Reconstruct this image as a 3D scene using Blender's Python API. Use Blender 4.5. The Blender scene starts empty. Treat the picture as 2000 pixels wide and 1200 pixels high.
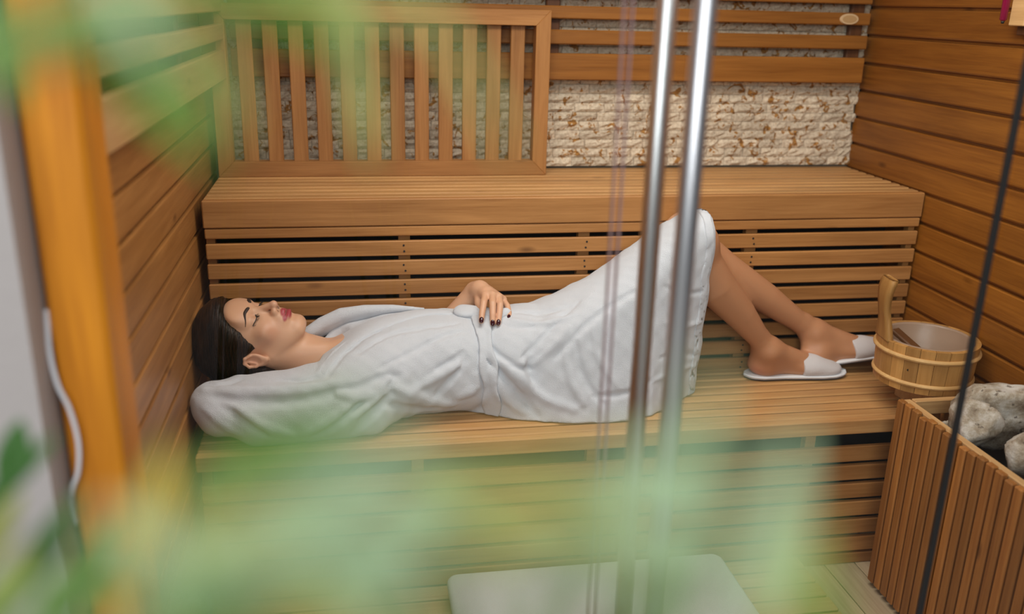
import bpy, bmesh, math, random
import numpy as np
from mathutils import Vector, Matrix
from mathutils.bvhtree import BVHTree
random.seed(7)
SC = bpy.context.scene
COL = SC.collection

# ------------------------------------------------------------------ camera
CAM = np.array((0.3774, -2.7922, 1.4588)); YAW, PITCH, ROLL, FPX = 0.17856, 0.32108, 0.02508, 1783.4
def cam_axes():
    cy, sy, cp, sp = math.cos(YAW), math.sin(YAW), math.cos(PITCH), math.sin(PITCH)
    f = np.array((sy*cp, cy*cp, -sp)); r = np.array((cy, -sy, 0.0)); u = np.cross(r, f)
    c, s = math.cos(ROLL), math.sin(ROLL)
    return r*c+u*s, -r*s+u*c, f
CR, CU, CF = cam_axes()
def ray(x, y): return CR*(x-1000)/FPX - CU*(y-600)/FPX + CF
def PX(x, y, ax, val):                      # photo pixel -> point on a plane of the room
    d = ray(x, y); i = 'XYZ'.index(ax); return CAM + d*((val-CAM[i])/d[i])
def PD(x, y, dist): return CAM + ray(x, y)*dist
cd = bpy.data.cameras.new('camera'); cam = bpy.data.objects.new('camera', cd); COL.objects.link(cam)
cam.matrix_world = Matrix(((CR[0], CU[0], -CF[0], CAM[0]), (CR[1], CU[1], -CF[1], CAM[1]), (CR[2], CU[2], -CF[2], CAM[2]), (0, 0, 0, 1)))
cd.sensor_width = 36; cd.lens = FPX*36/2000; cd.clip_start = .02
cd.dof.use_dof = True; cd.dof.focus_distance = 2.3; cd.dof.aperture_fstop = 1.6
SC.camera = cam

# ------------------------------------------------------------------ light and exposure
SC.view_settings.view_transform = 'Standard'; SC.view_settings.look = 'None'
SC.view_settings.exposure = -0.21; SC.view_settings.gamma = 1.0; SC.view_settings.use_curve_mapping = False
w = bpy.data.worlds.new('world'); SC.world = w; w.use_nodes = True
w.node_tree.nodes['Background'].inputs[0].default_value = (.85, .92, 1, 1)
w.node_tree.nodes['Background'].inputs[1].default_value = .11
def area(name, loc, target, sx, sy, power, col):
    l = bpy.data.lights.new(name, 'AREA'); l.shape = 'RECTANGLE'; l.size = sx; l.size_y = sy; l.energy = power; l.color = col
    o = bpy.data.objects.new(name, l); COL.objects.link(o); o.location = loc
    o.rotation_euler = (Vector(target)-Vector(loc)).to_track_quat('-Z', 'Y').to_euler(); return o
area('daylight_window', (-.6, -5.2, 2.35), (.8, -.7, .5), 3.4, 1.5, 100, (.95, .98, 1))
area('skylight', (.5, -3.3, 3.2), (.5, -2.2, .5), 2.2, 1.6, 60, (.93, .98, 1))
area('sauna_ceiling_light', (1.0, -1.0, 2.04), (1.0, -.95, 0), 1.3, .5, 21, (1, .95, .88))

# ------------------------------------------------------------------ helpers
def N(nt, t, **kw):
    n = nt.nodes.new(t)
    for k, v in kw.items():
        if k.startswith('i_'):
            s = k[2:].replace('_', ' '); n.inputs[int(s) if s.isdigit() else s].default_value = v
        else: setattr(n, k, v)
    return n
def newmat(name):
    m = bpy.data.materials.new(name); m.use_nodes = True; nt = m.node_tree
    return m, nt, nt.nodes['Principled BSDF']
def ramp(nt, fac, stops):
    r = N(nt, 'ShaderNodeValToRGB'); e = r.color_ramp.elements
    while len(e) < len(stops): e.new(.5)
    for el, (p, c) in zip(e, stops): el.position = p; el.color = (*c, 1)
    nt.links.new(fac, r.inputs[0]); return r
def plain(name, col, rough=.5, metal=0, bump=0, bscale=200, spec=.5, **kw):
    m, nt, b = newmat(name); b.inputs['Base Color'].default_value = (*col, 1); b.inputs['Roughness'].default_value = rough
    b.inputs['Metallic'].default_value = metal; b.inputs['Specular IOR Level'].default_value = spec
    for k, v in kw.items(): b.inputs[k.replace('_', ' ')].default_value = v
    tc = N(nt, 'ShaderNodeTexCoord'); no = N(nt, 'ShaderNodeTexNoise', i_Scale=bscale, i_Detail=3); nt.links.new(tc.outputs['Object'], no.inputs['Vector'])
    if bump:
        bp = N(nt, 'ShaderNodeBump', i_Strength=bump, i_Distance=.003); nt.links.new(no.outputs[0], bp.inputs['Height']); nt.links.new(bp.outputs[0], b.inputs['Normal'])
    return m
def wood(name, dark, light, axis, rough=.5, vary=.25, grain=1.0, knots=True):
    m, nt, b = newmat(name); L = nt.links.new
    tc = N(nt, 'ShaderNodeTexCoord'); oi = N(nt, 'ShaderNodeObjectInfo')
    mul = N(nt, 'ShaderNodeVectorMath', operation='SCALE', i_0=(17.3, 31.7, 23.9)); L(oi.outputs['Random'], mul.inputs['Scale'])
    add = N(nt, 'ShaderNodeVectorMath', operation='ADD'); L(tc.outputs['Object'], add.inputs[0]); L(mul.outputs[0], add.inputs[1])
    sc = [16*grain]*3; sc['XYZ'.index(axis)] = .9
    mp = N(nt, 'ShaderNodeMapping'); mp.inputs['Scale'].default_value = sc; L(add.outputs[0], mp.inputs['Vector'])
    n1 = N(nt, 'ShaderNodeTexNoise', i_Scale=2.2, i_Detail=4, i_Roughness=.6, i_Distortion=.6); L(mp.outputs[0], n1.inputs['Vector'])
    sc2 = [90*grain]*3; sc2['XYZ'.index(axis)] = 3.0
    mp2 = N(nt, 'ShaderNodeMapping'); mp2.inputs['Scale'].default_value = sc2; L(add.outputs[0], mp2.inputs['Vector'])
    n2 = N(nt, 'ShaderNodeTexNoise', i_Scale=2.0, i_Detail=3, i_Roughness=.6); L(mp2.outputs[0], n2.inputs['Vector'])
    n3 = N(nt, 'ShaderNodeTexNoise', i_Scale=2.6, i_Detail=2); L(add.outputs[0], n3.inputs['Vector'])
    ma = N(nt, 'ShaderNodeMath', operation='MULTIPLY_ADD', i_1=.35, i_2=0.0); L(n2.outputs[0], ma.inputs[0])
    mb = N(nt, 'ShaderNodeMath', operation='MULTIPLY_ADD', i_1=.75); L(n1.outputs[0], mb.inputs[0]); L(ma.outputs[0], mb.inputs[2])
    r = ramp(nt, mb.outputs[0], [(.30, dark), (.78, light)])
    v = N(nt, 'ShaderNodeMath', operation='MULTIPLY_ADD', i_1=vary, i_2=1-vary*.5); L(oi.outputs['Random'], v.inputs[0])
    v2 = N(nt, 'ShaderNodeMath', operation='MULTIPLY_ADD', i_1=.5, i_2=.75); L(n3.outputs[0], v2.inputs[0])
    vm = N(nt, 'ShaderNodeMath', operation='MULTIPLY'); L(v.outputs[0], vm.inputs[0]); L(v2.outputs[0], vm.inputs[1])
    hs = N(nt, 'ShaderNodeHueSaturation'); L(r.outputs[0], hs.inputs['Color']); L(vm.outputs[0], hs.inputs['Value'])
    out = hs.outputs[0]
    if knots:
        sk = [9.0]*3; sk['XYZ'.index(axis)] = 3.2
        mk = N(nt, 'ShaderNodeMapping'); mk.inputs['Scale'].default_value = sk; L(add.outputs[0], mk.inputs['Vector'])
        vo = N(nt, 'ShaderNodeTexVoronoi', i_Scale=1.0, i_Randomness=1.0); L(mk.outputs[0], vo.inputs['Vector'])
        kr = ramp(nt, vo.outputs['Distance'], [(.03, (1, 1, 1)), (.10, (0, 0, 0))])
        mx = N(nt, 'ShaderNodeMix', data_type='RGBA'); kf = N(nt, 'ShaderNodeMath', operation='MULTIPLY', i_1=.65); L(kr.outputs[0], kf.inputs[0])
        L(kf.outputs[0], mx.inputs[0]); L(out, mx.inputs[6]); mx.inputs[7].default_value = (dark[0]*.35, dark[1]*.3, dark[2]*.3, 1); out = mx.outputs[2]
    L(out, b.inputs['Base Color']); b.inputs['Roughness'].default_value = rough; b.inputs['Specular IOR Level'].default_value = .35
    bp = N(nt, 'ShaderNodeBump', i_Strength=.25, i_Distance=.002); L(n2.outputs[0], bp.inputs['Height']); L(bp.outputs[0], b.inputs['Normal'])
    return m
def tag(o, label=None, cat=None, group=None, kind=None):
    if label: o['label'] = label
    if cat: o['category'] = cat
    if group: o['group'] = group
    if kind: o['kind'] = kind
    return o
def link(name, me, mat=None, parent=None, loc=(0, 0, 0), rot=None):
    o = bpy.data.objects.new(name, me); COL.objects.link(o); o.location = loc
    if rot is not None: o.rotation_euler = rot
    if mat is not None and me is not None and not me.materials: me.materials.append(mat)
    if parent is not None:
        o.parent = parent
        if parent.type == 'EMPTY' or True: o.location = Vector(loc)-Vector(parent.get('org', (0, 0, 0)))
    return o
def empty(name, loc=(0, 0, 0)):
    o = bpy.data.objects.new(name, None); COL.objects.link(o); o.location = loc; o['org'] = tuple(loc); o.empty_display_size = .05; return o
def mesh_from(name, verts, faces, smooth=False):
    me = bpy.data.meshes.new(name); me.from_pydata([tuple(v) for v in verts], [], [tuple(f) for f in faces]); me.update()
    if smooth: me.polygons.foreach_set('use_smooth', [True]*len(me.polygons))
    return me
_bc = {}
def cbox_mesh(sx, sy, sz, c, mat):          # box with chamfered edges, centred
    key = (round(sx, 4), round(sy, 4), round(sz, 4), c, mat.name)
    if key in _bc: return _bc[key]
    bm = bmesh.new(); bmesh.ops.create_cube(bm, size=1)
    bmesh.ops.scale(bm, vec=(sx, sy, sz), verts=bm.verts)
    if c: bmesh.ops.bevel(bm, geom=list(bm.edges), offset=c, segments=1, affect='EDGES')
    me = bpy.data.meshes.new('board'); bm.to_mesh(me); bm.free(); me.materials.append(mat); _bc[key] = me; return me
def board(name, x0, x1, y0, y1, z0, z1, mat, parent=None, c=.003):
    return link(name, cbox_mesh(x1-x0, y1-y0, z1-z0, c, mat), None, parent, ((x0+x1)/2, (y0+y1)/2, (z0+z1)/2))
def tube_mesh(name, pts, rad, seg=8, cap=True, flat=None):
    pts = [Vector(p) for p in pts]; n = len(pts)
    if not hasattr(rad, '__len__'): rad = [rad]*n
    V, F = [], []; up = Vector((0, 0, 1)); pn = None
    for i, p in enumerate(pts):
        t = (pts[min(i+1, n-1)]-pts[max(i-1, 0)]).normalized()
        if pn is None:
            a = t.cross(up); a = a if a.length > 1e-3 else t.cross(Vector((1, 0, 0))); a.normalize()
        else: a = (pn-t*pn.dot(t)).normalized()
        pn = a; b = t.cross(a); fl = 1 if flat is None else flat
        for k in range(seg):
            th = 2*math.pi*k/seg; V.append(p+a*math.cos(th)*rad[i]+b*math.sin(th)*rad[i]*fl)
    for i in range(n-1):
        for k in range(seg):
            k2 = (k+1) % seg; F.append((i*seg+k, i*seg+k2, (i+1)*seg+k2, (i+1)*seg+k))
    if cap: F.append(tuple(range(seg-1, -1, -1))); F.append(tuple((n-1)*seg+k for k in range(seg)))
    return mesh_from(name, V, F, True)
def smooth_poly(pts, n):
    pts = np.array(pts, float); m = len(pts); out = []
    for t in np.linspace(0, m-1, n):
        i = min(int(t), m-2); u = t-i; p0, p1, p2, p3 = pts[max(i-1, 0)], pts[i], pts[i+1], pts[min(i+2, m-1)]
        out.append(.5*((2*p1)+(-p0+p2)*u+(2*p0-5*p1+4*p2-p3)*u*u+(-p0+3*p1-3*p2+p3)*u**3))
    return np.array(out)
def lathe_mesh(name, prof, seg=48, smooth=True):
    V, F = [], []
    for r, z in prof:
        for k in range(seg): a = 2*math.pi*k/seg; V.append((r*math.cos(a), r*math.sin(a), z))
    for i in range(len(prof)-1):
        for k in range(seg): k2 = (k+1) % seg; F.append((i*seg+k, i*seg+k2, (i+1)*seg+k2, (i+1)*seg+k))
    return mesh_from(name, V, F, smooth)

# ------------------------------------------------------------------ materials
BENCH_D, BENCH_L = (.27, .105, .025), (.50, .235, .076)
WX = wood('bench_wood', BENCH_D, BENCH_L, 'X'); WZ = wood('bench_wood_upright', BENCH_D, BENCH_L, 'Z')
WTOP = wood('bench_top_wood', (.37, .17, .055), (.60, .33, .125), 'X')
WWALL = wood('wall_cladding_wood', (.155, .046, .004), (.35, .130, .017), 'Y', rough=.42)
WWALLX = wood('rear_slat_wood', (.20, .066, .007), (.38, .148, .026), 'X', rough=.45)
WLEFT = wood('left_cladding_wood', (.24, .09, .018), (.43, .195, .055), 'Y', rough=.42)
WDARK = wood('dark_batten_wood', (.07, .025, .008), (.16, .06, .02), 'Z', knots=False)
WFLOOR = wood('floor_wood', (.34, .25, .15), (.55, .44, .29), 'Y')
WDUCK = wood('duckboard_wood', (.38, .22, .10), (.62, .42, .22), 'X')
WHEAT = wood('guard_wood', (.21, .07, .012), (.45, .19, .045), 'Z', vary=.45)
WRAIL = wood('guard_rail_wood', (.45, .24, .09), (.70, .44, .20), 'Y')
WRAILX = wood('guard_rail_wood_cross', (.45, .24, .09), (.70, .44, .20), 'X')
WPOST = wood('orange_frame_wood', (.42, .13, .004), (.72, .27, .012), 'Z', grain=.5, vary=0, knots=False)
WBUCK = wood('bucket_wood', (.37, .17, .04), (.60, .32, .10), 'Z', vary=.35, knots=False)
DARKV = plain('cavity_black', (.012, .011, .012), .9)  # near-black colour standing in for shade behind slats and boards
# ------------------------------------------------------------------ the room shell
W2, YG = 2.0, -1.625
def structure(name, x0, x1, y0, y1, z0, z1, mat): return tag(board(name, x0, x1, y0, y1, z0, z1, mat, None, 0), kind='structure')
PLASTER = plain('white_plaster', (.44, .395, .375), .85, bump=.3, bscale=40)
GROUT = plain('stone_backing', (.34, .26, .18), .9)
OUTFLOOR = plain('grey_floor_tile', (.32, .30, .28), .6, bump=.1)
fl = structure('floor', 0, W2, -1.60, .02, -.06, -.022, DARKV); fl['org'] = ((W2)/2, -.79, -.041)
nb = 22
for i in range(nb):
    x0 = i*W2/nb; board('floor_board', x0+.0015, x0+W2/nb-.0015, -1.60, .0, -.022, 0, WFLOOR, fl, .0015)
structure('floor_outside', -3, 4.5, -6.5, -1.60, -.06, 0, OUTFLOOR)
wr = structure('wall_right', 2.016, 2.08, -1.62, .06, -.06, 2.15, DARKV); wr['org'] = (2.048, -.78, 1.045)
wl = structure('wall_left', -.10, -.031, -1.62, .06, -.06, 2.15, DARKV); wl['org'] = (-.0655, -.78, 1.045)
pitch = .08455; z = 1.3848-16*pitch
def clad(parent, x, zz, mat):
    key = ('clad', mat.name)
    if key not in _bc:                       # tongue-and-groove board: face with rounded top edge and a recessed groove below
        prof = [(-.016, 0), (-.012, 0), (-.012, .0075), (-.002, .0085), (0, .0125), (0, pitch-.004), (-.002, pitch-.001), (-.016, pitch)]
        V = [(p, y, q-pitch/2) for y in (-.80, .80) for p, q in prof]; n = len(prof)
        F = [(i, (i+1) % n, n+(i+1) % n, n+i) for i in range(n)]+[tuple(range(n-1, -1, -1)), tuple(range(n, 2*n))]
        me = mesh_from('cladding_board', V, F); me.materials.append(mat); _bc[key] = me
    o = link('cladding_board', _bc[key], None, parent, (x, -.80, zz+pitch/2)); return o
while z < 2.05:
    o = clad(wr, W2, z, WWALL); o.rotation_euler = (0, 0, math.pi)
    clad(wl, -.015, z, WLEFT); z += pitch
wb = structure('wall_back', -.08, 2.08, .022, .08, -.06, 2.15, GROUT); wb['org'] = (1.0, .051, 1.045)
structure('ceiling', -.08, 2.08, -1.62, .08, 2.10, 2.16, wood('ceiling_wood', BENCH_D, BENCH_L, 'Y'))

# split-face stone tiles on the back wall
def stone_mat():
    m, nt, b = newmat('split_travertine'); L = nt.links.new
    tc = N(nt, 'ShaderNodeTexCoord'); oi = N(nt, 'ShaderNodeObjectInfo'); ge = N(nt, 'ShaderNodeNewGeometry')
    n1 = N(nt, 'ShaderNodeTexNoise', i_Scale=34, i_Detail=4, i_Roughness=.6, i_Distortion=.9); L(ge.outputs['Position'], n1.inputs['Vector'])
    n2 = N(nt, 'ShaderNodeTexNoise', i_Scale=120, i_Detail=3); L(ge.outputs['Position'], n2.inputs['Vector'])
    base = ramp(nt, n2.outputs[0], [(.25, (.50, .38, .26)), (.7, (.80, .68, .52))])
    spot = ramp(nt, n1.outputs[0], [(.565, (0, 0, 0)), (.61, (1, 1, 1))])
    sc = ramp(nt, n2.outputs[0], [(.3, (.20, .075, .012)), (.7, (.52, .25, .055))])
    mx = N(nt, 'ShaderNodeMix', data_type='RGBA'); L(spot.outputs[0], mx.inputs[0]); L(base.outputs[0], mx.inputs[6]); L(sc.outputs[0], mx.inputs[7])
    v = N(nt, 'ShaderNodeMath', operation='MULTIPLY_ADD', i_1=.28, i_2=.84); L(oi.outputs['Random'], v.inputs[0])
    hs = N(nt, 'ShaderNodeHueSaturation'); L(mx.outputs[2], hs.inputs['Color']); L(v.outputs[0], hs.inputs['Value']); L(hs.outputs[0], b.inputs['Base Color'])
    b.inputs['Roughness'].default_value = .85
    bp = N(nt, 'ShaderNodeBump', i_Strength=.7, i_Distance=.004); L(n2.outputs[0], bp.inputs['Height']); L(bp.outputs[0], b.inputs['Normal'])
    return m
STONE = stone_mat()
def tile_verts(lx, h, rnd, x, z):
    nx, nz = 5, 3; V, F = [], []
    for j in range(nz+1):
        for i in range(nx+1):
            e = (i in (0, nx)) or (j in (0, nz)); d = rnd.uniform(0, .003) if e else rnd.uniform(.002, .011)
            V.append((x+lx*(i/nx-.5)*(1), -d-.004, z+h*(j/nz-.5)))
    for j in range(nz):
        for i in range(nx): a = j*(nx+1)+i; F.append((a, a+1, a+nx+2, a+nx+1))
    b = [i for i in range(nx+1)]+[(j+1)*(nx+1)-1 for j in range(1, nz+1)]+[nz*(nx+1)+i for i in range(nx-1, -1, -1)]+[j*(nx+1) for j in range(nz-1, 0, -1)]
    o = len(V); V += [(V[k][0], .022, V[k][2]) for k in b]
    for k in range(len(b)): F.append((b[k], o+k, o+(k+1) % len(b), b[(k+1) % len(b)]))
    return V, F
rnd = random.Random(3); RH = .0279; lens = (.062, .078, .094, .112); var = {}
for q, l in enumerate(lens):
    for k in range(5):
        V, F = tile_verts(l-.0012, RH-.0010, rnd, 0, 0); me = mesh_from('stone_tile', V, F); me.materials.append(STONE); var[q, k] = me
SV, SF = [], []
for r in range(20):
    zc = .978+RH*(r+.5); x = rnd.uniform(-.06, 0)+.0
    while x < 1.99:
        q = rnd.randrange(4); l = min(lens[q], 2.004-x)
        x0 = max(x, .0)
        if r < 9 and l == lens[q] and x >= 0:
            link('stone_tile', var[q, rnd.randrange(5)], None, wb, (x+l/2, 0, zc))
        elif x+l-x0 > .012:
            V, F = tile_verts(x+l-x0-.0012, RH-.001, rnd, (x0+x+l)/2, zc); o = len(SV); SV += V; SF += [tuple(o+i for i in f) for f in F]
        x += l
tag(link('stone_facing', mesh_from('stone_facing', SV, SF), STONE, wb, (0, 0, 0)), kind='stuff')

# ------------------------------------------------------------------ backrest slats on the rear and left walls
br = tag(empty('wall_backrest', (1.0, -.03, 1.24)), 'long horizontal wooden backrest slats fixed across the stone rear wall', 'backrest')
SL = [(1.245, 1.322), (1.348, 1.389), (1.420, 1.456), (1.482, 1.525)]
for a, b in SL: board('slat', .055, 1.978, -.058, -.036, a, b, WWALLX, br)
for x in (.10, .955, 1.925): board('batten', x, x+.042, -.036, -.012, 1.25, 1.6, WDARK, br)
bl = tag(empty('wall_backrest', (.03, -.7, 1.24)), 'blurred horizontal backrest slats on the left wall beside the orange post', 'backrest')
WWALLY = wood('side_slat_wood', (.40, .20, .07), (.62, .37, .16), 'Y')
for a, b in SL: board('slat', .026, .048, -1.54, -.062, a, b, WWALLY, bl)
for y in (-1.4, -.72, -.13): board('batten', -.014, .026, y, y+.042, 1.25, 1.6, WDARK, bl)
oc = tag(link('oval_plaque', None), None)
bpy.data.objects.remove(oc)
V = [(0, 0, 0)]; bm = bmesh.new(); bmesh.ops.create_cone(bm, cap_ends=True, segments=40, radius1=1, radius2=.93, depth=.004)
bmesh.ops.rotate(bm, verts=bm.verts, matrix=Matrix.Rotation(math.pi/2, 3, 'X')); bmesh.ops.scale(bm, vec=(.0315, 1, .0165), verts=bm.verts)
me = bpy.data.meshes.new('oval_plaque'); bm.to_mesh(me); bm.free()
ov = tag(empty('oval_plaque', (1.905, -.060, 1.4375)), 'small pale oval wooden plaque on a rear wall slat', 'plaque')
link('rim', me, plain('plaque_wood', (.72, .50, .28), .5, bump=.2), ov, (1.905, -.060, 1.4375))
me2 = me.copy(); me2.materials.clear()
o = link('face', me2, plain('plaque_face', (.55, .33, .14), .55, bump=.6, bscale=300), ov, (1.905, -.0606, 1.4375)); o.scale = (.80, 1.0, .74)

# ------------------------------------------------------------------ upper bench
D1, ZU, D2, ZL = .4485, .972, .8299, .4567
SCREW = plain('screw_hole', (.02, .012, .008), .6)
bm = bmesh.new(); bmesh.ops.create_cone(bm, cap_ends=True, segments=10, radius1=.0028, radius2=.0028, depth=.0016)
bmesh.ops.rotate(bm, verts=bm.verts, matrix=Matrix.Rotation(math.pi/2, 3, 'X')); SCM = bpy.data.meshes.new('screw'); bm.to_mesh(SCM); bm.free(); SCM.materials.append(SCREW)
def bench(name, label, depth0, depth1, ztop, n, nose, tops, slat_h, ybat, xb, zbot, rz):
    e = tag(empty(name, (1.0, -(depth0+depth1)/2, zbot)), label, 'bench')
    p = (depth1-.024-depth0)/n
    for i in range(n):
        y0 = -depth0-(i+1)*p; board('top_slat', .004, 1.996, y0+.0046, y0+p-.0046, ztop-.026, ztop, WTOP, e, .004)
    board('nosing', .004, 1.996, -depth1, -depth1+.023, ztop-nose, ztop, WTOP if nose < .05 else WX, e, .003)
    for a, b in tops: board('riser_slat', .006, 1.994, rz, rz+.015, a, b, WX, e, .0025)
    for ib, (x0, x1) in enumerate(xb):
        board('batten', x0, x1, rz+.021, rz+.045, zbot, ztop-.03, WX, e, .001)
        for a, b in tops:
            for k in (.3, .7):
                if b-a > .035 and ztop > .9 and ib in (1, 2, 3): link('screw', SCM, None, e, ((x0+x1)/2+random.uniform(-.004, .004), rz-.0002, a+(b-a)*k))
    board('cavity_shade_panel', .01, 1.99, rz+.16, rz+.17, zbot, ztop-.03, DARKV, e, 0)  # black sheet added so the gaps between riser slats look shaded
    return e
tops = [(.8725, .8985)]+[(.8593-.0535*k-.0405, .8593-.0535*k) for k in range(8)]
ub = bench('upper_bench', 'upper slatted wooden bench tier behind the lying person', .0, D1, ZU, 9, .0715, tops, .042, 0, [(.006, .028), (.494, .525), (.984, 1.016), (1.472, 1.506), (1.975, 1.994)], ZL+.001, -D1+.002)
tops2 = [(.0005, .033)]+[(.0395+.0558*k, .0395+.0558*k+.0445) for k in range(6)]
lb = bench('lower_bench', 'lower slatted wooden bench tier on which the person lies', D1-.001, D2, ZL, 8, .041, tops2, .05, 0, [(.006, .03), (.50, .53), (.943, .97), (1.539, 1.568), (1.97, 1.994)], .0, -.80)

# ------------------------------------------------------------------ slatted frame leaning on the rear wall
fr = tag(empty('slatted_frame', (.48, -.10, ZU)), 'mitred wooden frame with twelve upright slats, standing on the upper bench', 'frame')
fx0, fx1, fz0, fz1, fw_ = .008, .952, .9725, 1.443, .043
def frame_bar(axis):
    if axis == 'h0': q = [(fx0, fz0), (fx1, fz0), (fx1-fw_, fz0+fw_), (fx0+fw_, fz0+fw_)]
    if axis == 'h1': q = [(fx0+fw_, fz1-fw_), (fx1-fw_, fz1-fw_), (fx1, fz1), (fx0, fz1)]
    if axis == 'v0': q = [(fx0, fz0), (fx0+fw_, fz0+fw_), (fx0+fw_, fz1-fw_), (fx0, fz1)]
    if axis == 'v1': q = [(fx1-fw_, fz0+fw_), (fx1, fz0), (fx1, fz1), (fx1-fw_, fz1-fw_)]
    cx = sum(a for a, b in q)/4; cz = sum(b for a, b in q)/4
    bm = bmesh.new(); vs = [bm.verts.new((a-cx, y, b-cz)) for y in (-.021, .021) for a, b in q]
    bm.faces.new(vs[3::-1]); bm.faces.new(vs[4:])
    for i in range(4): bm.faces.new((vs[i], vs[(i+1) % 4], vs[4+(i+1) % 4], vs[4+i]))
    bmesh.ops.recalc_face_normals(bm, faces=bm.faces); bmesh.ops.bevel(bm, geom=list(bm.edges), offset=.0014, segments=1, affect='EDGES')
    me = bpy.data.meshes.new('frame_bar'); bm.to_mesh(me); bm.free()
    link('rail' if axis[0] == 'h' else 'stile', me, WX if axis[0] == 'h' else WZ, fr, (cx, -.105, cz))
for a in ('h0', 'h1', 'v0', 'v1'): frame_bar(a)
for i in range(12):
    x = .078+.0692*i; board('slat', x, x+.041, -.108, -.092, fz0+fw_-.002, fz1-fw_+.002, WZ, fr, .002)

# ------------------------------------------------------------------ floor grating, towel
db = tag(empty('duckboard', (.78, -1.15, 0)), 'slatted wooden duckboard on the floor in front of the lower bench', 'duckboard')
for i in range(12):
    y1 = -.803-i*.060; board('slat', .02, 1.546, y1-.052, y1, .020, .040, WDUCK, db, .003)
for x in (.06, .76, 1.48): board('runner', x, x+.04, -1.50, -.806, .0, .0195, WDUCK, db, .001)
TOWEL = plain('white_towelling', (.72, .72, .74), .95, bump=.7, bscale=900)
def pad(name, x0, x1, y0, y1, z0, z1, r, parent, mat):
    hx, hy, hz, cr = (x1-x0)/2, (y1-y0)/2, (z1-z0)/2, .030; V, F = [], []; rings = []
    for a in np.linspace(-math.pi/2, math.pi/2, 9): rings.append((r*(1-math.cos(a)), (hz-r)*(1 if a > 0 else -1 if a < 0 else 0)+r*math.sin(a)))
    for ins, zz in rings:
        for qx, qy, a0 in ((1, 1, 0), (-1, 1, 90), (-1, -1, 180), (1, -1, 270)):
            for k in range(8):
                a = math.radians(a0+k*90/7); V.append((qx*(hx-cr)+(cr-ins)*math.cos(a), qy*(hy-cr)+(cr-ins)*math.sin(a), zz))
    m_ = 32
    for i in range(len(rings)-1):
        for k in range(m_): F.append((i*m_+k, i*m_+(k+1) % m_, (i+1)*m_+(k+1) % m_, (i+1)*m_+k))
    F += [tuple(range(m_-1, -1, -1)), tuple((len(rings)-1)*m_+k for k in range(m_))]; me = mesh_from(name, V, F, True)
    return link(name, me, mat, parent, ((x0+x1)/2, (y0+y1)/2, (z0+z1)/2))
tw = tag(empty('folded_towel', (.94, -1.0, .04)), 'white folded towel lying on the duckboard at the bottom edge', 'towel')
pad('lower_fold', .588, 1.288, -1.36, -.856, .041, .073, .012, tw, TOWEL)
pad('upper_fold', .578, 1.298, -1.355, -.847, .0735, .106, .012, tw, TOWEL)
# ------------------------------------------------------------------ heater behind its slatted guard
hg = tag(empty('heater_guard', (1.85, -1.2, 0)), 'slatted upright wooden guard around the stone heater in the right corner', 'guard')
rr = random.Random(5)
for i in range(21):
    y1 = -.894-i*.0306; h = .542+rr.uniform(-.005, .004)
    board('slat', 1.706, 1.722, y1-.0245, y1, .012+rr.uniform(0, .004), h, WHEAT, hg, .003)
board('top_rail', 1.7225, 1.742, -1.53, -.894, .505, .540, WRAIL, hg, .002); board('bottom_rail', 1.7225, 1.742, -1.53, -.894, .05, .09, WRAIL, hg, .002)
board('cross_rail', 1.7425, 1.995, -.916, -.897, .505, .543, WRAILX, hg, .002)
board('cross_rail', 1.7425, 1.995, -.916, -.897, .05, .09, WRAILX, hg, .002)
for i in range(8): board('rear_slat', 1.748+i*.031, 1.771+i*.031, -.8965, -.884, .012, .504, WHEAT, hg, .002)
STEEL = plain('heater_steel', (.05, .05, .055), .45, .8)
hs = tag(empty('sauna_heater', (1.87, -1.2, .0)), 'dark steel sauna heater holding the stones inside the guard', 'heater')
board('body', 1.77, 1.975, -1.50, -.945, .08, .440, STEEL, hs, .006)
for x in (1.766, 1.979): board('rim', x-.0035, x+.0035, -1.50, -.945, .40, .446, STEEL, hs, .001)
for x in (1.79, 1.955):
    for y in (-1.47, -.97): board('foot', x-.01, x+.01, y-.01, y+.01, 0, .0795, STEEL, hs, .001)
def rock_mat():
    m, nt, b = newmat('pale_sauna_stone'); L = nt.links.new
    tc = N(nt, 'ShaderNodeTexCoord'); oi = N(nt, 'ShaderNodeObjectInfo'); ad = N(nt, 'ShaderNodeVectorMath', operation='ADD'); L(tc.outputs['Object'], ad.inputs[0]); L(oi.outputs['Location'], ad.inputs[1])
    n1 = N(nt, 'ShaderNodeTexNoise', i_Scale=18, i_Detail=8, i_Roughness=.7); n2 = N(nt, 'ShaderNodeTexNoise', i_Scale=70, i_Detail=6, i_Roughness=.7); L(ad.outputs[0], n1.inputs[0]); L(ad.outputs[0], n2.inputs[0])
    r = ramp(nt, n1.outputs[0], [(.34, (.20, .14, .09)), (.47, (.44, .37, .28)), (.60, (.68, .64, .58))])
    vo = N(nt, 'ShaderNodeTexNoise', i_Scale=60, i_Detail=4); L(ad.outputs[0], vo.inputs[0])
    sp = ramp(nt, vo.outputs[0], [(.30, (.35, .32, .3)), (.36, (1, 1, 1))])
    mx = N(nt, 'ShaderNodeMix', data_type='RGBA', blend_type='MULTIPLY'); mx.inputs[0].default_value = 1; L(r.outputs[0], mx.inputs[6]); L(sp.outputs[0], mx.inputs[7])
    L(mx.outputs[2], b.inputs['Base Color']); b.inputs['Roughness'].default_value = .9
    bp = N(nt, 'ShaderNodeBump', i_Strength=.9, i_Distance=.006); L(n2.outputs[0], bp.inputs['Height']); L(bp.outputs[0], b.inputs['Normal'])
    return m
ROCK = rock_mat()
from mathutils import noise as mnoise
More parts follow.
